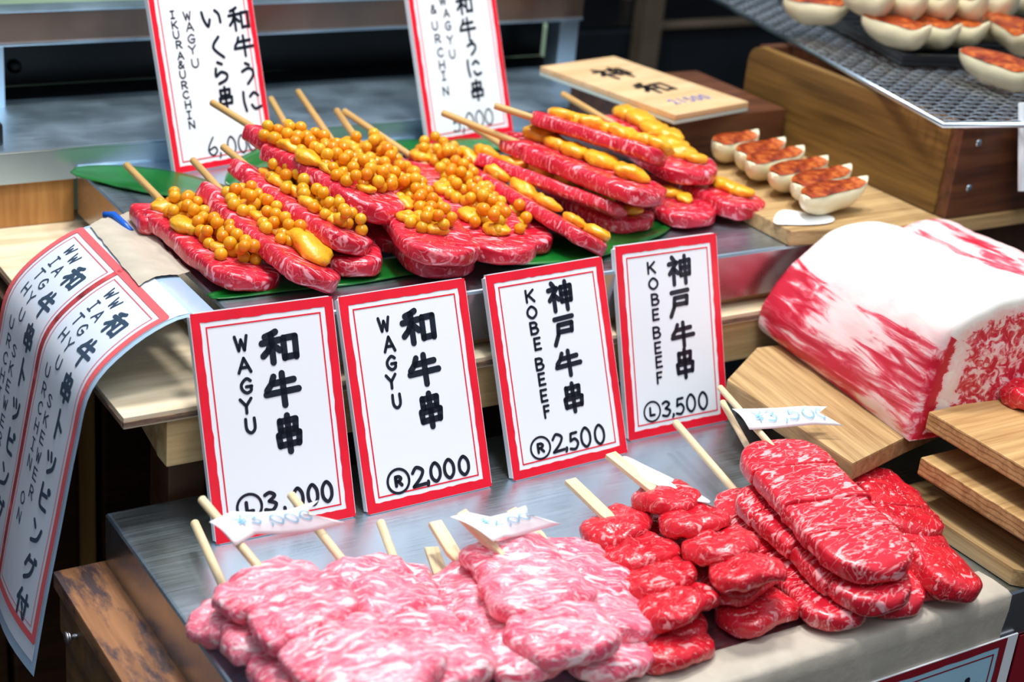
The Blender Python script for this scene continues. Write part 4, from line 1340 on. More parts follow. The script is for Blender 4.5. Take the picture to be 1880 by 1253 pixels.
flag_stick_2000 = (at(845, 942, z=.052), ch[0][0] + (ch[0][1] - ch[0][0]) * .8)
skewer('topmost pink skewer of three plump folds below the 2,000 flag', ch, flag_stick_2000, GP2, mat='beef_pink', seed=54, stick_mat='stick_pale', flat=True, lump=.0042, box_p=.75)

# lean red, 2,500
def crosswise(cs, z, wln, across, th, seed, tilt=14, ang=0, zs=.0012):
    """overlapping oval pieces lying across the stick, like roof tiles"""
    out = []
    for i, c in enumerate(cs):
        rn = random.Random(seed + i)
        P = at(c[0], c[1], z=z - zs * i)
        d = Vector((math.cos(math.radians(ang + rn.uniform(-10, 10))), math.sin(math.radians(ang + rn.uniform(-10, 10))), rn.uniform(-.06, .10)))
        L_ = across * rn.uniform(.88, 1.12)
        out.append((P - d * L_ / 2, P + d * L_ / 2, wln * rn.uniform(.92, 1.1), th, tilt, wln * .55, wln * .55, .06))
    return out


ch = crosswise([(1165, 1085), (1215, 1150), (1235, 1185)], .010, .036, .056, .014, 64, 4, 8)
skewer('lowest lean red skewer, its dark end showing under the front pieces', ch, None, GK2, mat='beef_lean', seed=64, lump=.0022, box_p=.62)
ch = crosswise([(1290, 1010), (1345, 1065), (1388, 1118)], .012, .036, .052, .013, 63, 4, 8)
skewer('lean red skewer lying lowest at the right of the 2,500 pile', ch, None, GK2, mat='beef_lean', seed=63, lump=.0020, box_p=.55)
ch = crosswise([(1240, 960), (1300, 1010), (1352, 1060)], .024, .036, .050, .012, 65, 6, 8)
skewer('lean red skewer in the middle of the 2,500 pile, mostly covered', ch, None, GK2, mat='beef_lean', seed=65, lump=.0020, box_p=.62)
ch = crosswise([(1135, 965), (1172, 1012), (1208, 1058), (1250, 1108)], .030, .041, .050, .0120, 61, 13, 14)
skewer('left lean red skewer of four overlapping ovals with a flat stick', ch, (at(1046, 883, z=.040), at(1200, 1030, z=.028)), GK2, mat='beef_lean', seed=61, stick_mat='stick_pale', flat=True, lump=.0040, box_p=.72)
ch = crosswise([(1222, 912), (1276, 955), (1326, 1000), (1372, 1047)], .043, .039, .045, .0120, 62, 13, 0)
skewer('right lean red skewer of four overlapping ovals, white paper around its stick', ch, (at(1120, 835, z=.052), at(1300, 980, z=.040)), GK2, mat='beef_lean', seed=62, stick_mat='stick_pale', flat=True, lump=.0040, box_p=.72)

# marbled kobe, 3,500
def cuts(p1, z1, p2, z2, n, w, th, roll=0, gap=0.00022, seed=0, w2=None, bend=0.0, taper_end=None):
    A, B = at(*p1, z=z1), at(*p2, z=z2)
    rn = random.Random(seed)
    fr = [0.0] + sorted((i + rn.uniform(-.12, .12)) / n for i in range(1, n)) + [1.0]
    u = (B - A).normalized()
    v = ZUP.cross(u).normalized()
    out = []
    for i in range(n):
        ww = w if w2 is None else w + (w2 - w) * (i / max(1, n - 1))
        sh = v * rn.uniform(-.0014, .0014) + ZUP * (.0005 if i % 2 else -.0003)
        out.append((A + (B - A) * fr[i] + u * gap + sh, A + (B - A) * fr[i + 1] - u * gap + sh, ww * rn.uniform(.97, 1.03), th, roll, (w * .40 if i == 0 else .0010), (w * .52 if i == n - 1 else .0010), 0.0))
    return out


ch = cuts((1560, 1030), .0085, (1665, 1128), .008, 2, .044, .013, 0, seed=77)
skewer('dark marbled slice at the bottom of the 3,500 pile, seen below its middle', ch, None, GK3, mat='beef_fine', seed=77, box_p=.45)
ch = cuts((1610, 990), .0095, (1705, 1098), .0085, 2, .040, .013, 4, seed=76)
skewer('shaded marbled slice under the rightmost kobe piece', ch, None, GK3, mat='beef_lean', seed=76, box_p=.5)
ch = cuts((1350, 905), .014, (1562, 1150), .010, 4, .046, .013, -4, seed=73, w2=.042)
skewer('left marbled kobe skewer at the bottom, its long stick lying on the tray', ch, (at(1240, 776, z=.022), ch[1][0]), GK3, mat='beef_fine', seed=73, stick_mat='stick_pale', box_p=.42)
ch = cuts((1650, 950), .019, (1762, 1098), .015, 2, .040, .017, 12, seed=75)
skewer('rightmost marbled kobe piece, its end lying on the beige tape', ch, None, GK3, mat='beef_lean', seed=75, box_p=.5)
ch = cuts((1592, 868), .024, (1692, 990), .024, 3, .050, .016, 10, seed=74)
skewer('right rear kobe skewer with a notched outline, beside the wooden boards', ch, None, GK3, mat='beef_lean', seed=74, box_p=.5, lump=.0018)
ch = cuts((1388, 895), .030, (1640, 1118), .024, 4, .050, .014, -4, seed=72, w2=.052)
skewer('second marbled kobe skewer from the top of the 3,500 pile', ch, (at(1326, 738, z=.050), ch[1][0]), GK3, mat='beef_fine', seed=72, stick_mat='stick_pale', box_p=.40, stick_r=.0022)
ch = cuts((1408, 818), .046, (1632, 1062), .040, 4, .062, .0145, 0, seed=71, w2=.060)
flag_stick_3500 = (at(1321, 711, z=.064), ch[1][0])
skewer('topmost broad marbled kobe skewer, cut in four pieces, on the 3,500 pile', ch, flag_stick_3500, GK3, mat='beef_fine', seed=71, stick_mat='stick_pale', box_p=.36, stick_r=.0022)


# ------------------------------------------------------------------ paper price flags on the sticks
def flag(label, top, bot, zt, zb, text, seed, notch, th_col='paper', dy=None, tsize=(0.0075, 0.008), tline=None, rot=0.0, sw=0.0009):
    """top and bottom edges measured at heights zt and zb, bulging a little like folded paper"""
    n = len(top)
    A = [at(*p, z=zt) for p in top]
    B = [at(*p, z=zb) for p in bot]
    dy = dy or [0.004 * math.sin(i * 1.4 + seed) for i in range(n)]
    K = 6
    verts, faces = [], []
    M_ = 8
    for i in range(n - 1):
        for k in range(K + (1 if i == n - 2 else 0)):
            t = i + k / K
            f = k / K
            a = A[i].lerp(A[i + 1], f)
            b = B[i].lerp(B[i + 1], f)
            o_ = dy[i] * (1 - f) + dy[i + 1] * f
            for j in range(M_ + 1):
                g = j / M_
                p = a.lerp(b, g)
                # swallow tail: middle of the last stretch is pulled back to the notch
                if i == n - 2:
                    q = 1 - abs(2 * g - 1)
                    p = p + (A[i].lerp(B[i], g) - p) * (q * f * notch)
                p.z += 0.5 * o_ + 0.002 * math.sin(math.pi * g)
                verts.append(p)
    rows = len(verts) // (M_ + 1)
    for r_ in range(rows - 1):
        for j in range(M_):
            a = r_ * (M_ + 1) + j
            faces.append((a, a + 1, a + M_ + 2, a + M_ + 1))
    c = sum(verts, Vector()) / len(verts)
    root = thing('price_flag', c, label, 'flag', 'swallow tailed paper price flags')
    o = obj('paper', mesh('paper', verts, faces, th_col), root)
    md = o.modifiers.new('thickness', 'SOLIDIFY')
    md.thickness = 0.0003
    md.offset = 0
    vt, ft = [], []

    def fmap(p):
        # p.x along 0..1, p.y 0..1 down
        t = min(max(p.x, 0), 0.999) * (rows - 1)
        r_ = int(t)
        f = t - r_
        g = min(max(p.y, 0), 0.999) * M_
        j = int(g)
        h = g - j
        v00, v01 = verts[r_ * (M_ + 1) + j], verts[r_ * (M_ + 1) + j + 1]
        v10, v11 = verts[(r_ + 1) * (M_ + 1) + j], verts[(r_ + 1) * (M_ + 1) + j + 1]
        q = v00.lerp(v01, h).lerp(v10.lerp(v11, h), f)
        return q + Vector((-0.0004, -0.0006, 0.0009))
    Lw = sum((verts[(i + 1) * (M_ + 1)] - verts[i * (M_ + 1)]).length for i in range(rows - 1))
    Hh = (A[1] - B[1]).length
    x = tline[0]
    for ch_ in text:
        if ch_ != ' ':
            w_ = tsize[0] * (0.35 if ch_ in ',.' else 1)
            # draw in metres then scale into the flag's own 0..1 square
            cm = ch_ in ',.'
            write_glyph(ch_, x * Lw, -tline[1] * Hh - (tsize[1] * .45 if cm else 0), w_, tsize[1] * (.35 if cm else 1), sw, vt, ft, lambda p: fmap(Vector((p.x / Lw, -p.y / Hh))), 0.001)
        x += (tsize[0] * (0.7 if ch_ in ',.' else 1.15)) / Lw
    obj('lettering', mesh('lettering', vt, ft, 'ink_blue', False), root)
    return root


flag('white paper flag marked 3,000 on the leftmost pink meat', [(384, 964), (425, 944), (475, 938), (530, 932), (585, 921)], [(432, 1008), (470, 985), (520, 978), (570, 972), (636, 962)], .0570, .0450, '円3,000', 1, .9, tline=(.22, .48))
flag('white paper flag marked 2,000 on the second pink pile', [(826, 955), (860, 940), (900, 944), (930, 942), (964, 934)], [(905, 1000), (925, 985), (950, 980), (985, 975), (1030, 968)], .0570, .0470, '円2,000', 2, .75, tline=(.24, .45), tsize=(.0068, .008))
flag('white paper flag marked 3,500 above the marbled beef', [(1344, 752), (1390, 746), (1430, 747), (1475, 750), (1518, 751)], [(1376, 790), (1410, 783), (1450, 782), (1495, 784), (1547, 786)], .0660, .0580, '円3,500', 3, .65, tline=(.20, .5), tsize=(.0085, .009))
# paper wrapped around the 2,500 stick
a, b = at(1133, 848, z=.052), at(1190, 892, z=.046)
pw = []
fc = []
ribs = [(1138, 842, 1128, 856), (1175, 862, 1160, 885), (1210, 878, 1196, 898), (1240, 893, 1225, 912), (1275, 915, 1262, 928), (1298, 928, 1292, 934)]
for k, (x0, y0, x1, y1) in enumerate(ribs):
    x0, y0, x1, y1 = x0 + 8, y0 - 8, x1 + 8, y1 - 8
    pw.append(at(x0, y0, z=.0500 - .0006 * k))
    m_ = at((x0 + x1) / 2, (y0 + y1) / 2, z=.0520 - .0006 * k)
    pw.append(m_)
    pw.append(at(x1, y1, z=.0500 - .0006 * k))
for k in range(len(ribs) - 1):
    for j in range(2):
        a = k * 3 + j
        fc.append((a, a + 1, a + 4, a + 3))
o = tag(obj('paper_wrap', mesh('paper_wrap', pw, fc, 'paper')), 'folded white paper strip along the stick of the 2,500 skewer', 'paper', None)
md = o.modifiers.new('smooth', 'SUBSURF')
md.levels = md.render_levels = 2
md = o.modifiers.new('thickness', 'SOLIDIFY')
md.thickness = 0.0003


# ------------------------------------------------------------------ boards at the right
def board(name, poly, z0, z1, mat, label, cat='board', bevel=0.0015, gd=(0.13, 0.99)):
    return tag(prism(name, poly, z0, z1, mat, None, bevel, gd), label, cat, 'wooden boards at the right')


kb = thing('wooden_board', (0.80, 0.73, 0.0), 'low wooden stand with clipped corner carrying the big beef block', 'board', 'wooden boards at the right')
kp = [at(1335, 697, z=.050), at(1390, 638, z=.050), Vector((0.985, 0.776, .05)), Vector((0.968, 0.690, .05)), at(1668, 800, z=.050), at(1566, 851, z=.050)]
prism('board_top', [(p.x, p.y) for p in kp], 0.0365, 0.050, 'board_pale', kb, 0.0015, (0.135, 0.99))
box('cross_foot', (0.735, 0.665, 0.0006), (0.76, 0.69, 0.0363), 'dark_wood', kb, 0.001)
box('cross_foot', (0.745, 0.775, 0.0006), (0.765, 0.795, 0.0363), 'dark_wood', kb, 0.001)
box('cross_foot', (0.905, 0.76, 0.0006), (0.925, 0.78, 0.0363), 'dark_wood', kb, 0.001)
board('wooden_board', [(0.7568, 0.648), (0.7568, 0.540), (0.766, 0.531), (0.935, 0.531), (0.935, 0.648)], 0.0008, 0.0125, 'board_pale', 'lowest pale board with a clipped front corner, on the lower tray', gd=(0, 1))
mb = thing('wooden_board', (0.86, 0.58, 0.0126), 'middle thick board of the stack at the right, curved grain on its edge', 'board', 'wooden boards at the right')
c = at(1690, 840, z=.0450)
box('plank', (c.x, 0.500, 0.0325), (0.970, c.y, 0.0450), 'board', mb, 0.0012)
box('under_layer', (c.x + .012, 0.505, 0.0266), (0.960, c.y - .0012, 0.0324), 'board', mb, 0.0008)
box('batten', (c.x + .030, 0.530, 0.0128), (c.x + .055, c.y - .002, 0.0265), 'board', mb, 0.0008, grain='y')
box('batten', (0.93, 0.530, 0.0128), (0.95, c.y - .002, 0.0265), 'board', mb, 0.0008, grain='y')
tb_ = thing('wooden_board', (0.86, 0.57, 0.0452), 'top board of the stack at the right with a scrap of red meat on it', 'board', 'wooden boards at the right')
c = at(1705, 756, z=.0740)
box('plank', (c.x, 0.490, 0.0615), (0.990, c.y, 0.0740), 'board', tb_, 0.0012)
box('under_layer', (c.x + .012, 0.495, 0.0560), (0.980, c.y - .0012, 0.0614), 'board', tb_, 0.0008)
box('batten', (c.x + .030, 0.515, 0.0452), (c.x + .055, c.y - .002, 0.0559), 'board', tb_, 0.0008, grain='y')
box('batten', (0.93, 0.515, 0.0452), (0.95, c.y - .002, 0.0559), 'board', tb_, 0.0008, grain='y')
P = at(1834, 716, z=.0815)
me = slab_mesh('raw_beef_scrap', .060, .050, .016, 'beef_lean', 88, .018, .02, 0.05, .0050, .25, .8)
tag(obj('raw_beef_scrap', me, None, slice_frame(P + Vector((0, 0, .0015)), P + Vector((.040, -.020, -.001)))), 'ragged piece of bright red beef on the top board', 'meat')


# ------------------------------------------------------------------ the big beef block
def beef_block():
    F0 = at(1660, 812, z=.0503)
    B0 = at(1385, 605, z=.0503)
    Ld = (B0 - F0).normalized()
    Wd = Vector((Ld.y, -Ld.x, 0))
    LN = (B0 - F0).length
    fr = [(.004, .0), (.0035, .010), (.0045, .020), (.0056, .032), (.0084, .048), (.0098, .060), (.0118, .072), (.0150, .0805), (.0230, .0870), (.0385, .0945), (.0550, .0995), (.0725, .1025), (.095, .1030), (.115, .0985), (.1225, .0955), (.130, .0970), (.145, .0965), (.158, .090), (.166, .072), (.168, .04), (.164, .0)]
    bk = [(.004, .0), (-.0057, .0073), (-.0066, .0150), (-.0040, .0270), (.0040, .0380), (.0120, .0470), (.0240, .0590), (.0376, .0700), (.0480, .0765), (.0570, .0800), (.067, .0822), (.0780, .0830), (.0900, .0822), (.1055, .0790), (.1180, .0755), (.131, .0797), (.1437, .0812), (.158, .078), (.166, .062), (.168, .035), (.164, .0)]
    nS = len(fr)
    sub = 5
    def dens(sec):
        return smooth_line(sec, n=sub)
    f2, b2 = dens(fr), dens(bk)
    nn = len(f2)
    nl = 46
    verts, faces, fatv, endv = [], [], [], []
    rows = [0.0] + [i / (nl - 1) for i in range(nl)]
    for r_, t in enumerate(rows):
        # front end is a cut face with a softly rounded rim
        for i in range(nn):
            w_, z_ = f2[i].lerp(b2[i], t)
            idx = i / sub
            sag = -0.010 * math.sin(math.pi * t) * math.exp(-((idx - 11) / 3.0) ** 2)
            p = F0 + Wd * w_ + Ld * (t * LN) + ZUP * (z_ + sag)
            dn = noise.noise(p * 45) * 0.0016 + noise.noise(p * 130) * 0.0006
            if 7.5 < idx < 13.5:
                dn *= 0.5
            if 0.3 < idx < nS - 1.3:
                p += (Wd * (w_ - .085) + ZUP * (z_ - .045)).normalized() * dn
            # rim rounding near both ends
            for d_ in (t * LN, (1 - t) * LN):
                if d_ < 0.007 and idx > 0.3:
                    k_ = (1 - d_ / 0.007) ** 2 * 0.0045
                    p -= (Wd * (w_ - .085) + ZUP * (z_ - .045)).normalized() * k_
            p.z = max(p.z, .0503)
            p.y = min(p.y, .8165)
            verts.append(p)
            # fat share of the surface tissue: cap is pure fat, flank is streaked
            if 7.6 < idx < 13.6:
                fat = 1.0
            elif idx <= 7.6:
                fat = 0.35 + 0.44 * max(0, (idx - 5.4) / 2.2) - 0.05 * (1 - abs(idx - 3.5) / 3.5)
                fat += 0.20 * math.exp(-((t - .45) / .17) ** 2 - ((idx - 4.4) / 1.2) ** 2)
            elif idx < 16.2:
                fat = 0.42
            else:
                fat = 0.45
            fatv.append(fat)
            endv.append(0.0)
    for r_ in range(1, len(rows) - 1):
        for i in range(nn - 1):
            a = r_ * nn + i
            faces.append((a, a + nn, a + nn + 1, a + 1))
    # end faces, as fans of rings towards the middle so that they can carry the rim of fat
    def cap(row, flip, back):
        rings = [[row * nn + i for i in range(nn)]]
        cen = sum((verts[v] for v in rings[0]), Vector()) / nn
        cen.z = .088
        cen = F0.lerp(B0, 1.0 if back else 0.0) + Wd * .085 + ZUP * .045
        for q in range(1, 13):
            f = 1 - q / 13
            ring = []
            for i in range(nn):
                v0 = verts[row * nn + i]
                p = cen.lerp(v0, f)
                p.y = min(p.y, .8168)
                p -= Ld * ((-.1 if back else 1) * (0.003 * math.sqrt(1 - f) + noise.noise(p * 60) * 0.0012))
                ring.append(len(verts))
                verts.append(p)
                idx = i / sub
                rim = (1 - f)
                fat = 0.36
                if 6.5 < idx < 17:
                    fat = 0.95 if rim < .09 else (0.55 if rim < .16 else 0.37)
                elif idx <= 6.5:
                    fat = 0.12 if rim < .12 else (0.66 if rim < .30 else 0.37)
                fatv.append(fat)
                endv.append(1.0)
            rings.append(ring)
        for ra, rb in zip(rings, rings[1:]):
            for i in range(nn - 1):
                q = (ra[i], ra[i + 1], rb[i + 1], rb[i])
                faces.append(q if not flip else tuple(reversed(q)))
            q = (ra[-1], ra[0], rb[0], rb[-1])
            faces.append(q if not flip else tuple(reversed(q)))
        faces.append(tuple(rings[-1]) if not flip else tuple(reversed(rings[-1])))
    cap(1, True, False)
    cap(len(rows) - 1, False, True)
    ctr = F0.lerp(B0, .5) + Wd * .085
    mw = frame_mat(ctr, Ld, -Wd)
    inv = mw.inverted()
    me = mesh('beef_block', [inv @ v for v in verts], faces, 'beef_block')
    at_ = me.attributes.new('fat', 'FLOAT', 'POINT')
    at_.data.foreach_set('value', fatv)
    ae = me.attributes.new('endgrain', 'FLOAT', 'POINT')
    ae.data.foreach_set('value', endv)
    bmx = bmesh.new()
    bmx.from_mesh(me)
    bmesh.ops.recalc_face_normals(bmx, faces=bmx.faces)
    bmx.to_mesh(me)
    bmx.free()
    tag(obj('beef_block', me, None, mw), 'big uncut block of marbled beef with a thick white fat cap', 'meat')


def block_mat():
    m, nt, b = newmat('beef_block')
    L = nt.links.new
    tc = N(nt, 'ShaderNodeTexCoord')
    fa = N(nt, 'ShaderNodeAttribute', attribute_name='fat')
    en = N(nt, 'ShaderNodeAttribute', attribute_name='endgrain')

    def tissue(scale, sc, det, dist):
        mp = N(nt, 'ShaderNodeMapping')
        mp.inputs['Scale'].default_value = scale
        L(tc.outputs['Object'], mp.inputs['Vector'])
        n = N(nt, 'ShaderNodeTexNoise', i_Scale=sc, i_Detail=det, i_Roughness=0.62, i_Distortion=dist)
        L(mp.outputs[0], n.inputs['Vector'])
        return n.outputs[0]
    side = tissue((16, 120, 120), 1.0, 4.0, 0.9)
    big = tissue((14, 34, 34), 1.0, 2.0, 0.6)
    end = tissue((150, 150, 150), 1.0, 4.0, 1.0)
    sm = N(nt, 'ShaderNodeMath', operation='MULTIPLY_ADD', i_1=0.36)
    L(big, sm.inputs[0])
    s2 = N(nt, 'ShaderNodeMath', operation='MULTIPLY', i_1=0.72)
    L(side, s2.inputs[0])
    L(s2.outputs[0], sm.inputs[2])
    mx = N(nt, 'ShaderNodeMix', data_type='FLOAT')
    L(en.outputs['Fac'], mx.inputs[0])
    L(sm.outputs[0], mx.inputs[2])
    L(end, mx.inputs[3])
    ad = N(nt, 'ShaderNodeMath', operation='ADD')
    L(mx.outputs[0], ad.inputs[0])
    L(fa.outputs['Fac'], ad.inputs[1])
    r = ramp(nt, [(0.0, lin(176, 16, 42)), (0.80 / 2, lin(200, 30, 56)), (0.87 / 2, lin(222, 88, 106)), (0.95 / 2, lin(244, 208, 208)), (1.18 / 2, lin(244, 226, 222)), (1.40 / 2, lin(244, 243, 236)), (1.0, lin(246, 246, 240))])
    hf = N(nt, 'ShaderNodeMath', operation='MULTIPLY', i_1=0.5)
    L(ad.outputs[0], hf.inputs[0])
    L(hf.outputs[0], r.inputs[0])
    L(r.outputs[0], b.inputs['Base Color'])
    b.inputs['Roughness'].default_value = 0.38
    b.inputs['Subsurface Weight'].default_value = 0.3
    b.inputs['Subsurface Radius'].default_value = (1, 0.5, 0.4)
    b.inputs['Subsurface Scale'].default_value = 0.003
    bn = N(nt, 'ShaderNodeTexNoise', i_Scale=220.0, i_Detail=3.0)
    L(tc.outputs['Object'], bn.inputs['Vector'])
    bp = N(nt, 'ShaderNodeBump', i_Strength=0.15, i_Distance=0.0008)
    L(bn.outputs[0], bp.inputs['Height'])
    L(bp.outputs[0], b.inputs['Normal'])
    M['beef_block'] = m


block_mat()
beef_block()


# ------------------------------------------------------------------ crate, wire net, iron plate
cr = thing('wooden_crate', (1.08, 0.94, 0.1264), 'tall brown wooden crate behind the beef, wire net on its top', 'crate')
bm = bmesh.new()
pr = [(.8205, .1264), (.8205, .2000)] + [(1.062 - .014 + .014 * math.sin(a_), .2000 - .014 + .014 * math.cos(a_)) for a_ in [math.pi / 2 * k / 7 for k in range(8)]] + [(1.062, .1264)]
f0 = bm.faces.new([bm.verts.new((p[0] - .94, 0.0055, p[1] - .163)) for p in pr])
ex = bmesh.ops.extrude_face_region(bm, geom=[f0])
for v in ex['geom']:
    if isinstance(v, bmesh.types.BMVert):
        v.co.y -= 0.011
bmesh.ops.bevel(bm, geom=list(bm.edges), offset=0.0008, segments=2, affect='EDGES')
put('side_board', bm_mesh('side_board', bm, 'crate'), cr, Matrix.Translation((.9455, .94, .163)) @ Matrix.Rotation(math.pi / 2, 4, 'Z'))
box('side_board', (1.240, 0.8205, 0.1264), (1.251, 1.062, 0.2000), 'crate', cr, 0.0025, grain='y')
fbd = box('front_board', (0.9405, 0.809, 0.1264), (1.251, 0.8200, 0.1990), 'crate_dark', cr, 0.0015)
box('back_board', (0.9515, 1.051, 0.1264), (1.2395, 1.062, 0.1990), 'crate_dark', cr, 0.0015)
box('bottom_board', (0.9515, 0.8205, 0.1264), (1.2395, 1.0505, 0.1330), 'crate_dark', cr, 0)
for (px, py) in ((1797, 263), (1779, 346)):
    p = at(px, py, y=.809)
    bm = bmesh.new()
    bmesh.ops.create_uvsphere(bm, u_segments=14, v_segments=8, radius=0.0032)
    for v in bm.verts:
        v.co.y *= 0.4
    put('screw', bm_mesh('screw', bm, 'steel', True), fbd, Matrix.Translation(p))
gb = tag(prism('dumpling_board', [(0.800, 0.8265), (0.800, 0.985), (1.26, 0.985), (1.26, 0.806), (0.925, 0.806)], 0.1145, 0.1260, 'board_pale', None, 0.001, (1, 0)), 'thin wooden board under the crate and the fried dumplings', 'board')
board('crate_plinth', [(0.955, 0.83), (1.26, 0.83), (1.26, 1.06), (0.955, 1.06)], -0.03, 0.1140, 'dark_wood', 'dark wooden plinth under the crate, behind the beef block', 'plinth')
tag(box('dark_wood_box', (0.800, 1.000, 0.1145), (0.937, 1.125, 0.1596), 'crate_dark', bevel=0.0015), 'dark brown wooden box below the flat wooden price board', 'box')

# wire net: crimped wires both ways inside a bright rim
A0, B0 = at(1322, 4, z=.2035), at(1733, 230, z=.2035)
Yd = (A0 - B0).normalized()
Xd = Vector((Yd.y, -Yd.x, 0))
LX, LY = 0.30, (A0 - B0).length + 0.03
net = thing('wire_net', B0 + Xd * .15 + Yd * .2, 'shiny woven wire net lying tilted on top of the wooden crate', 'net')
nm = frame_mat(B0, Xd, Yd)


def wires(name, mat):
    verts, faces = [], []
    step = 0.0100
    r = 0.00072
    def wire(pts):
        base = len(verts)
        for i, p in enumerate(pts):
            t = (pts[min(i + 1, len(pts) - 1)] - pts[max(i - 1, 0)]).normalized()
            a = t.cross(ZUP).normalized()
            for s_, z_ in ((1, 0), (0, 1), (-1, 0), (0, -1)):
                verts.append(p + a * (s_ * r * 1.25) + ZUP * (z_ * r))
        for i in range(len(pts) - 1):
            for k in range(4):
                faces.append((base + i * 4 + k, base + i * 4 + (k + 1) % 4, base + (i + 1) * 4 + (k + 1) % 4, base + (i + 1) * 4 + k))
    nx = int(LX / step)
    ny = int(LY / step)
    for i in range(nx + 1):
        wire([Vector((i * step + (0.0016 if j % 2 else -0.0016) * (1 if i % 2 else -1), j * step, 0.0008 * (1 if (i + j) % 2 else -1))) for j in range(ny + 1)])
    for j in range(ny + 1):
        wire([Vector((i * step, j * step, -0.0008 * (1 if (i + j) % 2 else -1))) for i in range(nx + 1)])
    return mesh(name, verts, faces, mat)


M['bright_wire'] = steel('bright_wire', (0.80, 0.86, 0.92, 1), 0.25)
put('mesh_wires', wires('mesh_wires', 'bright_wire'), net, nm)
rim = [(0, 0), (LX, 0), (LX, LY), (0, LY), (0, 0)]
bm = bmesh.new()
for a, b in zip(rim, rim[1:]):
    a, b = Vector((a[0], a[1], 0)), Vector((b[0], b[1], 0))
    d = b - a
    q = d.to_track_quat('Z', 'Y').to_matrix().to_4x4()
    bmesh.ops.create_cone(bm, cap_ends=True, segments=10, radius1=.0022, radius2=.0022, depth=d.length + .002, matrix=Matrix.Translation((a + b) / 2) @ q)
put('net_rim', bm_mesh('net_rim', bm, 'steel', True), net, nm)

PZ = .2062
C0 = at(1655, 122, z=PZ)
C1 = at(1478, 22, z=PZ)
Yp = (C1 - C0).normalized()
Xp = Vector((Yp.y, -Yp.x, 0))
pm = frame_mat(C0, Xp, Yp)
pl = thing('grill_plate', C0 + Xp * .1 + Yp * .12, 'black iron grill plate on the wire net under the dumplings', 'plate')
put('plate', box_mesh('plate', (.20, .26, .004), 'plate', .0015, (0, 0, 0)), pl, pm)
for nme, sz, lc in (('plate_rim', (.20, .006, .006), (0, 0, .004)), ('plate_rim', (.006, .248, .006), (0, .006, .004)), ('plate_rim', (.006, .248, .006), (.194, .006, .004)), ('plate_rim', (.20, .006, .006), (0, .254, .004))):
    put(nme, box_mesh(nme, sz, 'plate', .0015, (0, 0, 0)), pl, pm @ Matrix.Translation(lc))
for k in range(12):
    put('plate_rib', box_mesh('plate_rib', (.186, .003, .0016), 'plate', .0004, (0, 0, 0)), pl, pm @ Matrix.Translation((.007, .018 + k * .019, .0041)))


# ------------------------------------------------------------------ fried dumplings
def dumpling_meshes(seed):
    rn = random.Random(seed)
    off = Vector((rn.random() * 30, 4, 7))
    Ln, W_, D_ = .066, .0115, .0195
    nu, na = 26, 18
    cv = rn.uniform(.003, .007)
    verts, faces = [], []
    cv_v, cv_f = [], []
    for i in range(nu):
        t = i / (nu - 1)
        x = (t - .5) * Ln
        s = abs(2 * t - 1)
        hw = W_ * max(.12, (1 - s ** 2.6) ** .55)
        dp = D_ * max(.22, (1 - s ** 2.2) ** .5)
        cy = cv * (1 - (2 * t - 1) ** 2)
        tipz = .0055 * max(0, (t - .80) / .2) ** 1.5        # one horn turns up
        for k in range(na):
            a = 2 * math.pi * k / na
            y = math.cos(a)
            z = math.sin(a)
            if z > 0:
                p = Vector((x, cy + math.copysign(abs(y) ** .6, y) * hw, tipz + z * .0012))
            else:
                p = Vector((x, cy + y * hw * (1 + .5 * -z * (1 + z * .6)), tipz + z * dp))
            p += Vector((0, y, z)) * noise.noise(off + p * 90) * .0009
            verts.append(p)
        if .03 < t < .95:
            for k in range(9):
                y = -1 + 2 * k / 8
                cv_v.append(Vector((x, cy + y * hw * 1.0, tipz + .0013 * (1 - abs(y) ** 6) + .0010 + .0004 * noise.noise(off + Vector((x * 200, y * 3, 0))))))
    for i in range(nu - 1):
        for k in range(na):
            k2 = (k + 1) % na
            faces.append((i * na + k, (i + 1) * na + k, (i + 1) * na + k2, i * na + k2))
    faces.append(tuple(range(na)))
    faces.append(tuple(reversed(range((nu - 1) * na, nu * na))))
    n = len(cv_v) // 9
    for i in range(n - 1):
        for k in range(8):
            a = i * 9 + k
            cv_f.append((a, a + 9, a + 10, a + 1))
    d = mesh('dough', verts, faces, 'dough')
    for me in (d,):
        bmx = bmesh.new()
        bmx.from_mesh(me)
        bmesh.ops.recalc_face_normals(bmx, faces=bmx.faces)
        bmx.to_mesh(me)
        bmx.free()
    return d, mesh('seared_crust', cv_v, cv_f, 'crust')


DUMP = [dumpling_meshes(i) for i in range(4)]


def dumpling(p1, p2, z, label, group, seed, pitch=35, sc=1.0, zl=0.0):
    """seared side runs from pixel p1 to p2 at height z; body hangs below it, rolled towards the customer"""
    A, B = at(*p1, z=z), at(*p2, z=z + zl)
    u = (B - A).normalized()
    Ls = (B - A).length / .066 * 1.02
    m = slice_frame(A, B, 0)
    m.translation = (A + B) / 2
    m = m @ Matrix.Rotation(math.radians(pitch), 4, 'X') @ Matrix.Diagonal((Ls, sc, sc, 1))
    root = thing('fried_dumpling', (A + B) / 2 - Vector((0, 0, .02 * sc)), label, 'dumpling', group)
    d, c = DUMP[seed % 4]
    put('dough', d, root, m)
    put('seared_crust', c, root, m)
    return root


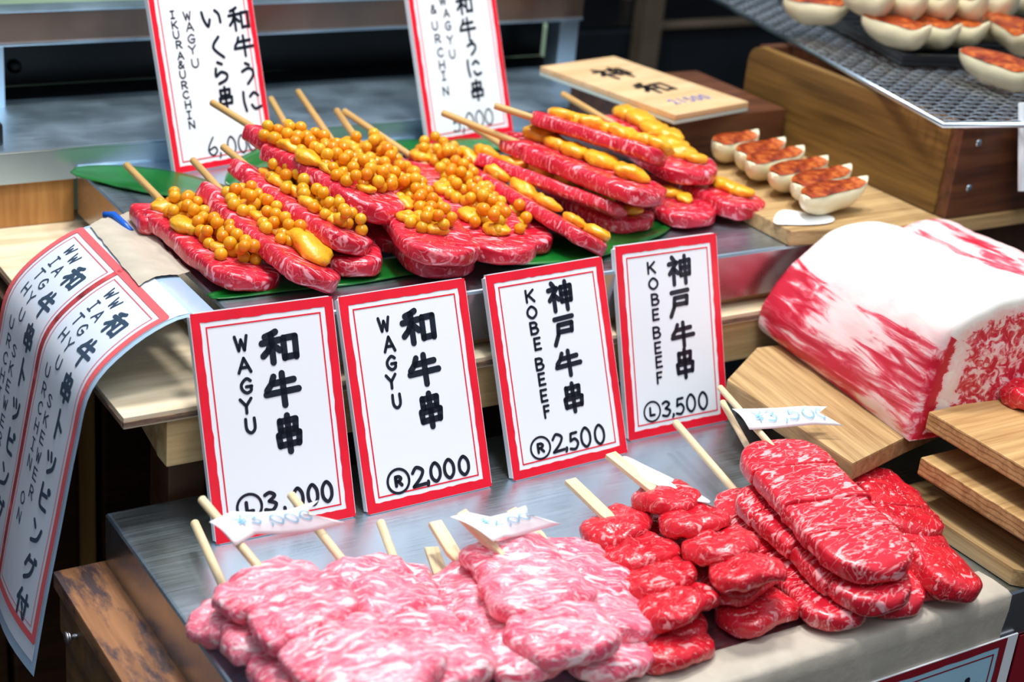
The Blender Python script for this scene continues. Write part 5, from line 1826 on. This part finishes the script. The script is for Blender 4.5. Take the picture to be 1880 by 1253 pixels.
GD = 'fried dumplings in a row on the board beside the crate'
rows = [((1318, 266), (1388, 252)), ((1362, 285), (1437, 266)), ((1378, 302), (1472, 281)), ((1420, 322), (1516, 299)), ((1462, 342), (1558, 316)), ((1478, 364), (1588, 338))]
names = ['rearmost fried dumpling of the row beside the crate', 'second fried dumpling from the back of the row beside the crate', 'third fried dumpling from the back of the row beside the crate',
         'third fried dumpling from the front of the row beside the crate', 'fried dumpling just behind the front one of the row beside the crate', 'front fried dumpling of the row, nearest the white paper']
for i, ((a, b), nm_) in enumerate(zip(rows, names)):
    dumpling(a, b, .1465, nm_, GD, i, 1, 1.0)
pts = [(1425, 388), (1445, 383), (1490, 394), (1527, 393), (1540, 408), (1490, 414), (1440, 412), (1415, 413)]
V3 = [at(*p, z=.1272) for p in pts]
ctr = sum(V3, Vector()) / len(V3)
pv = V3 + [ctr + Vector((0, 0, .003))]
pf = [(i, (i + 1) % len(V3), len(V3)) for i in range(len(V3))]
o = tag(obj('white_paper', mesh('white_paper', pv, pf, 'paper')), 'crumpled white paper scrap in front of the fried dumplings', 'paper')
md = o.modifiers.new('smooth', 'SUBSURF')
md.levels = md.render_levels = 2

GT = 'fried dumplings on the grill plate above the crate'
zt = .2365
top = [((1440, -2), (1562, 12), 'dumpling at the left end of the grill plate, seen from its side', 6, zt),
       ((1585, 28), (1705, 62), 'large front dumpling on the grill plate, its white belly facing the customer', 4, zt),
       ((1640, 28), (1762, 58), 'second dumpling of the front cluster on the grill plate', 4, zt),
       ((1690, 26), (1812, 56), 'third dumpling of the front cluster on the grill plate', 4, zt),
       ((1735, 22), (1850, 46), 'fourth dumpling of the front cluster on the grill plate', 4, zt),
       ((1815, 28), (1890, 76), 'dumpling with rounded white end standing at the right of the grill plate', 12, zt + .004),
       ((1765, 92), (1900, 140), 'dumpling lying on the bare net at the lower right of the grill plate', 10, zt - .0095)]
for i, (a, b, nm_, pt_, z_) in enumerate(top):
    dumpling(a, b, z_, nm_, GT, i + 1, pt_, 1.15)
back = [((1545, -26), (1640, -2), 'leftmost upper dumpling stacked behind the front cluster'), ((1610, -22), (1700, 2), 'second upper dumpling behind the front cluster'), ((1668, -22), (1752, 4), 'third upper dumpling behind the front cluster'),
        ((1722, -20), (1806, 6), 'fourth upper dumpling behind the front cluster'), ((1785, -22), (1862, 2), 'fifth upper dumpling behind the front cluster'), ((1835, -28), (1915, -6), 'last upper dumpling at the right edge behind the front cluster')]
for i, (a, b, nm_) in enumerate(back):
    dumpling(a, b, .257, nm_, GT, i + 2, 5, 1.2)

# ------------------------------------------------------------------ wooden price board lying flat, and the sign edge at the far right
q = [at(1024, 118, z=.168), at(1175, 104, z=.168), at(1375, 187, z=.168), at(1240, 211, z=.168)]
wu = (q[2] - q[3]).normalized()      # across, left to right as read
wv = (q[0] - q[3])
wm = frame_mat(q[3], wu, wv)
ww, wh = (q[2] - q[3]).length, wv.length
ws = thing('wooden_sign', (q[0] + q[2]) / 2 - Vector((0, 0, .008)), 'wooden price board with black brush writing lying flat behind the urchin skewers', 'sign')
put('sign_board', box_mesh('sign_board', (ww, wh, .005), 'sign_wood', .0008, (0, 0, 1)), ws, wm)
put('sign_backing', box_mesh('sign_backing', (ww, wh, .003), 'sign_edge', .0006, (0, 0, 1)), ws, wm @ Matrix.Translation((0, 0, -.0052)))
verts, faces = [], []
fz = lambda p: Vector((p.x, p.y, .0004))
write_glyph('神', ww * .50, wh * .72, .040, .034, .0046, verts, faces, fz)
write_glyph('和', ww * .50, wh * .42, .038, .034, .0046, verts, faces, fz)
put('lettering', mesh('lettering', verts, faces, 'ink_brown', False), ws, wm)
verts, faces = [], []
for j, ch in enumerate('2,500'):
    write_glyph(ch, ww * .30 + j * .0095, wh * .17, .008 if ch != ',' else .003, .013, .0018, verts, faces, fz)
M['ink_violet'] = simple('ink_violet', lin(120, 130, 190), 0.5)
put('price_lettering', mesh('price_lettering', verts, faces, 'ink_violet', False), ws, wm)
p1, p0 = at(1877, 352, y=.785), at(1872, 190, y=.803)
me = box_mesh('white_card', (.085, (p0 - p1).length, .0045), 'board_white', .0006, (0, 0, 1))
tag(obj('white_card', me, None, frame_mat(p1, Vector((1, 0.02, 0)), p0 - p1)), 'white card edge standing at the far right in front of the crate', 'sign')
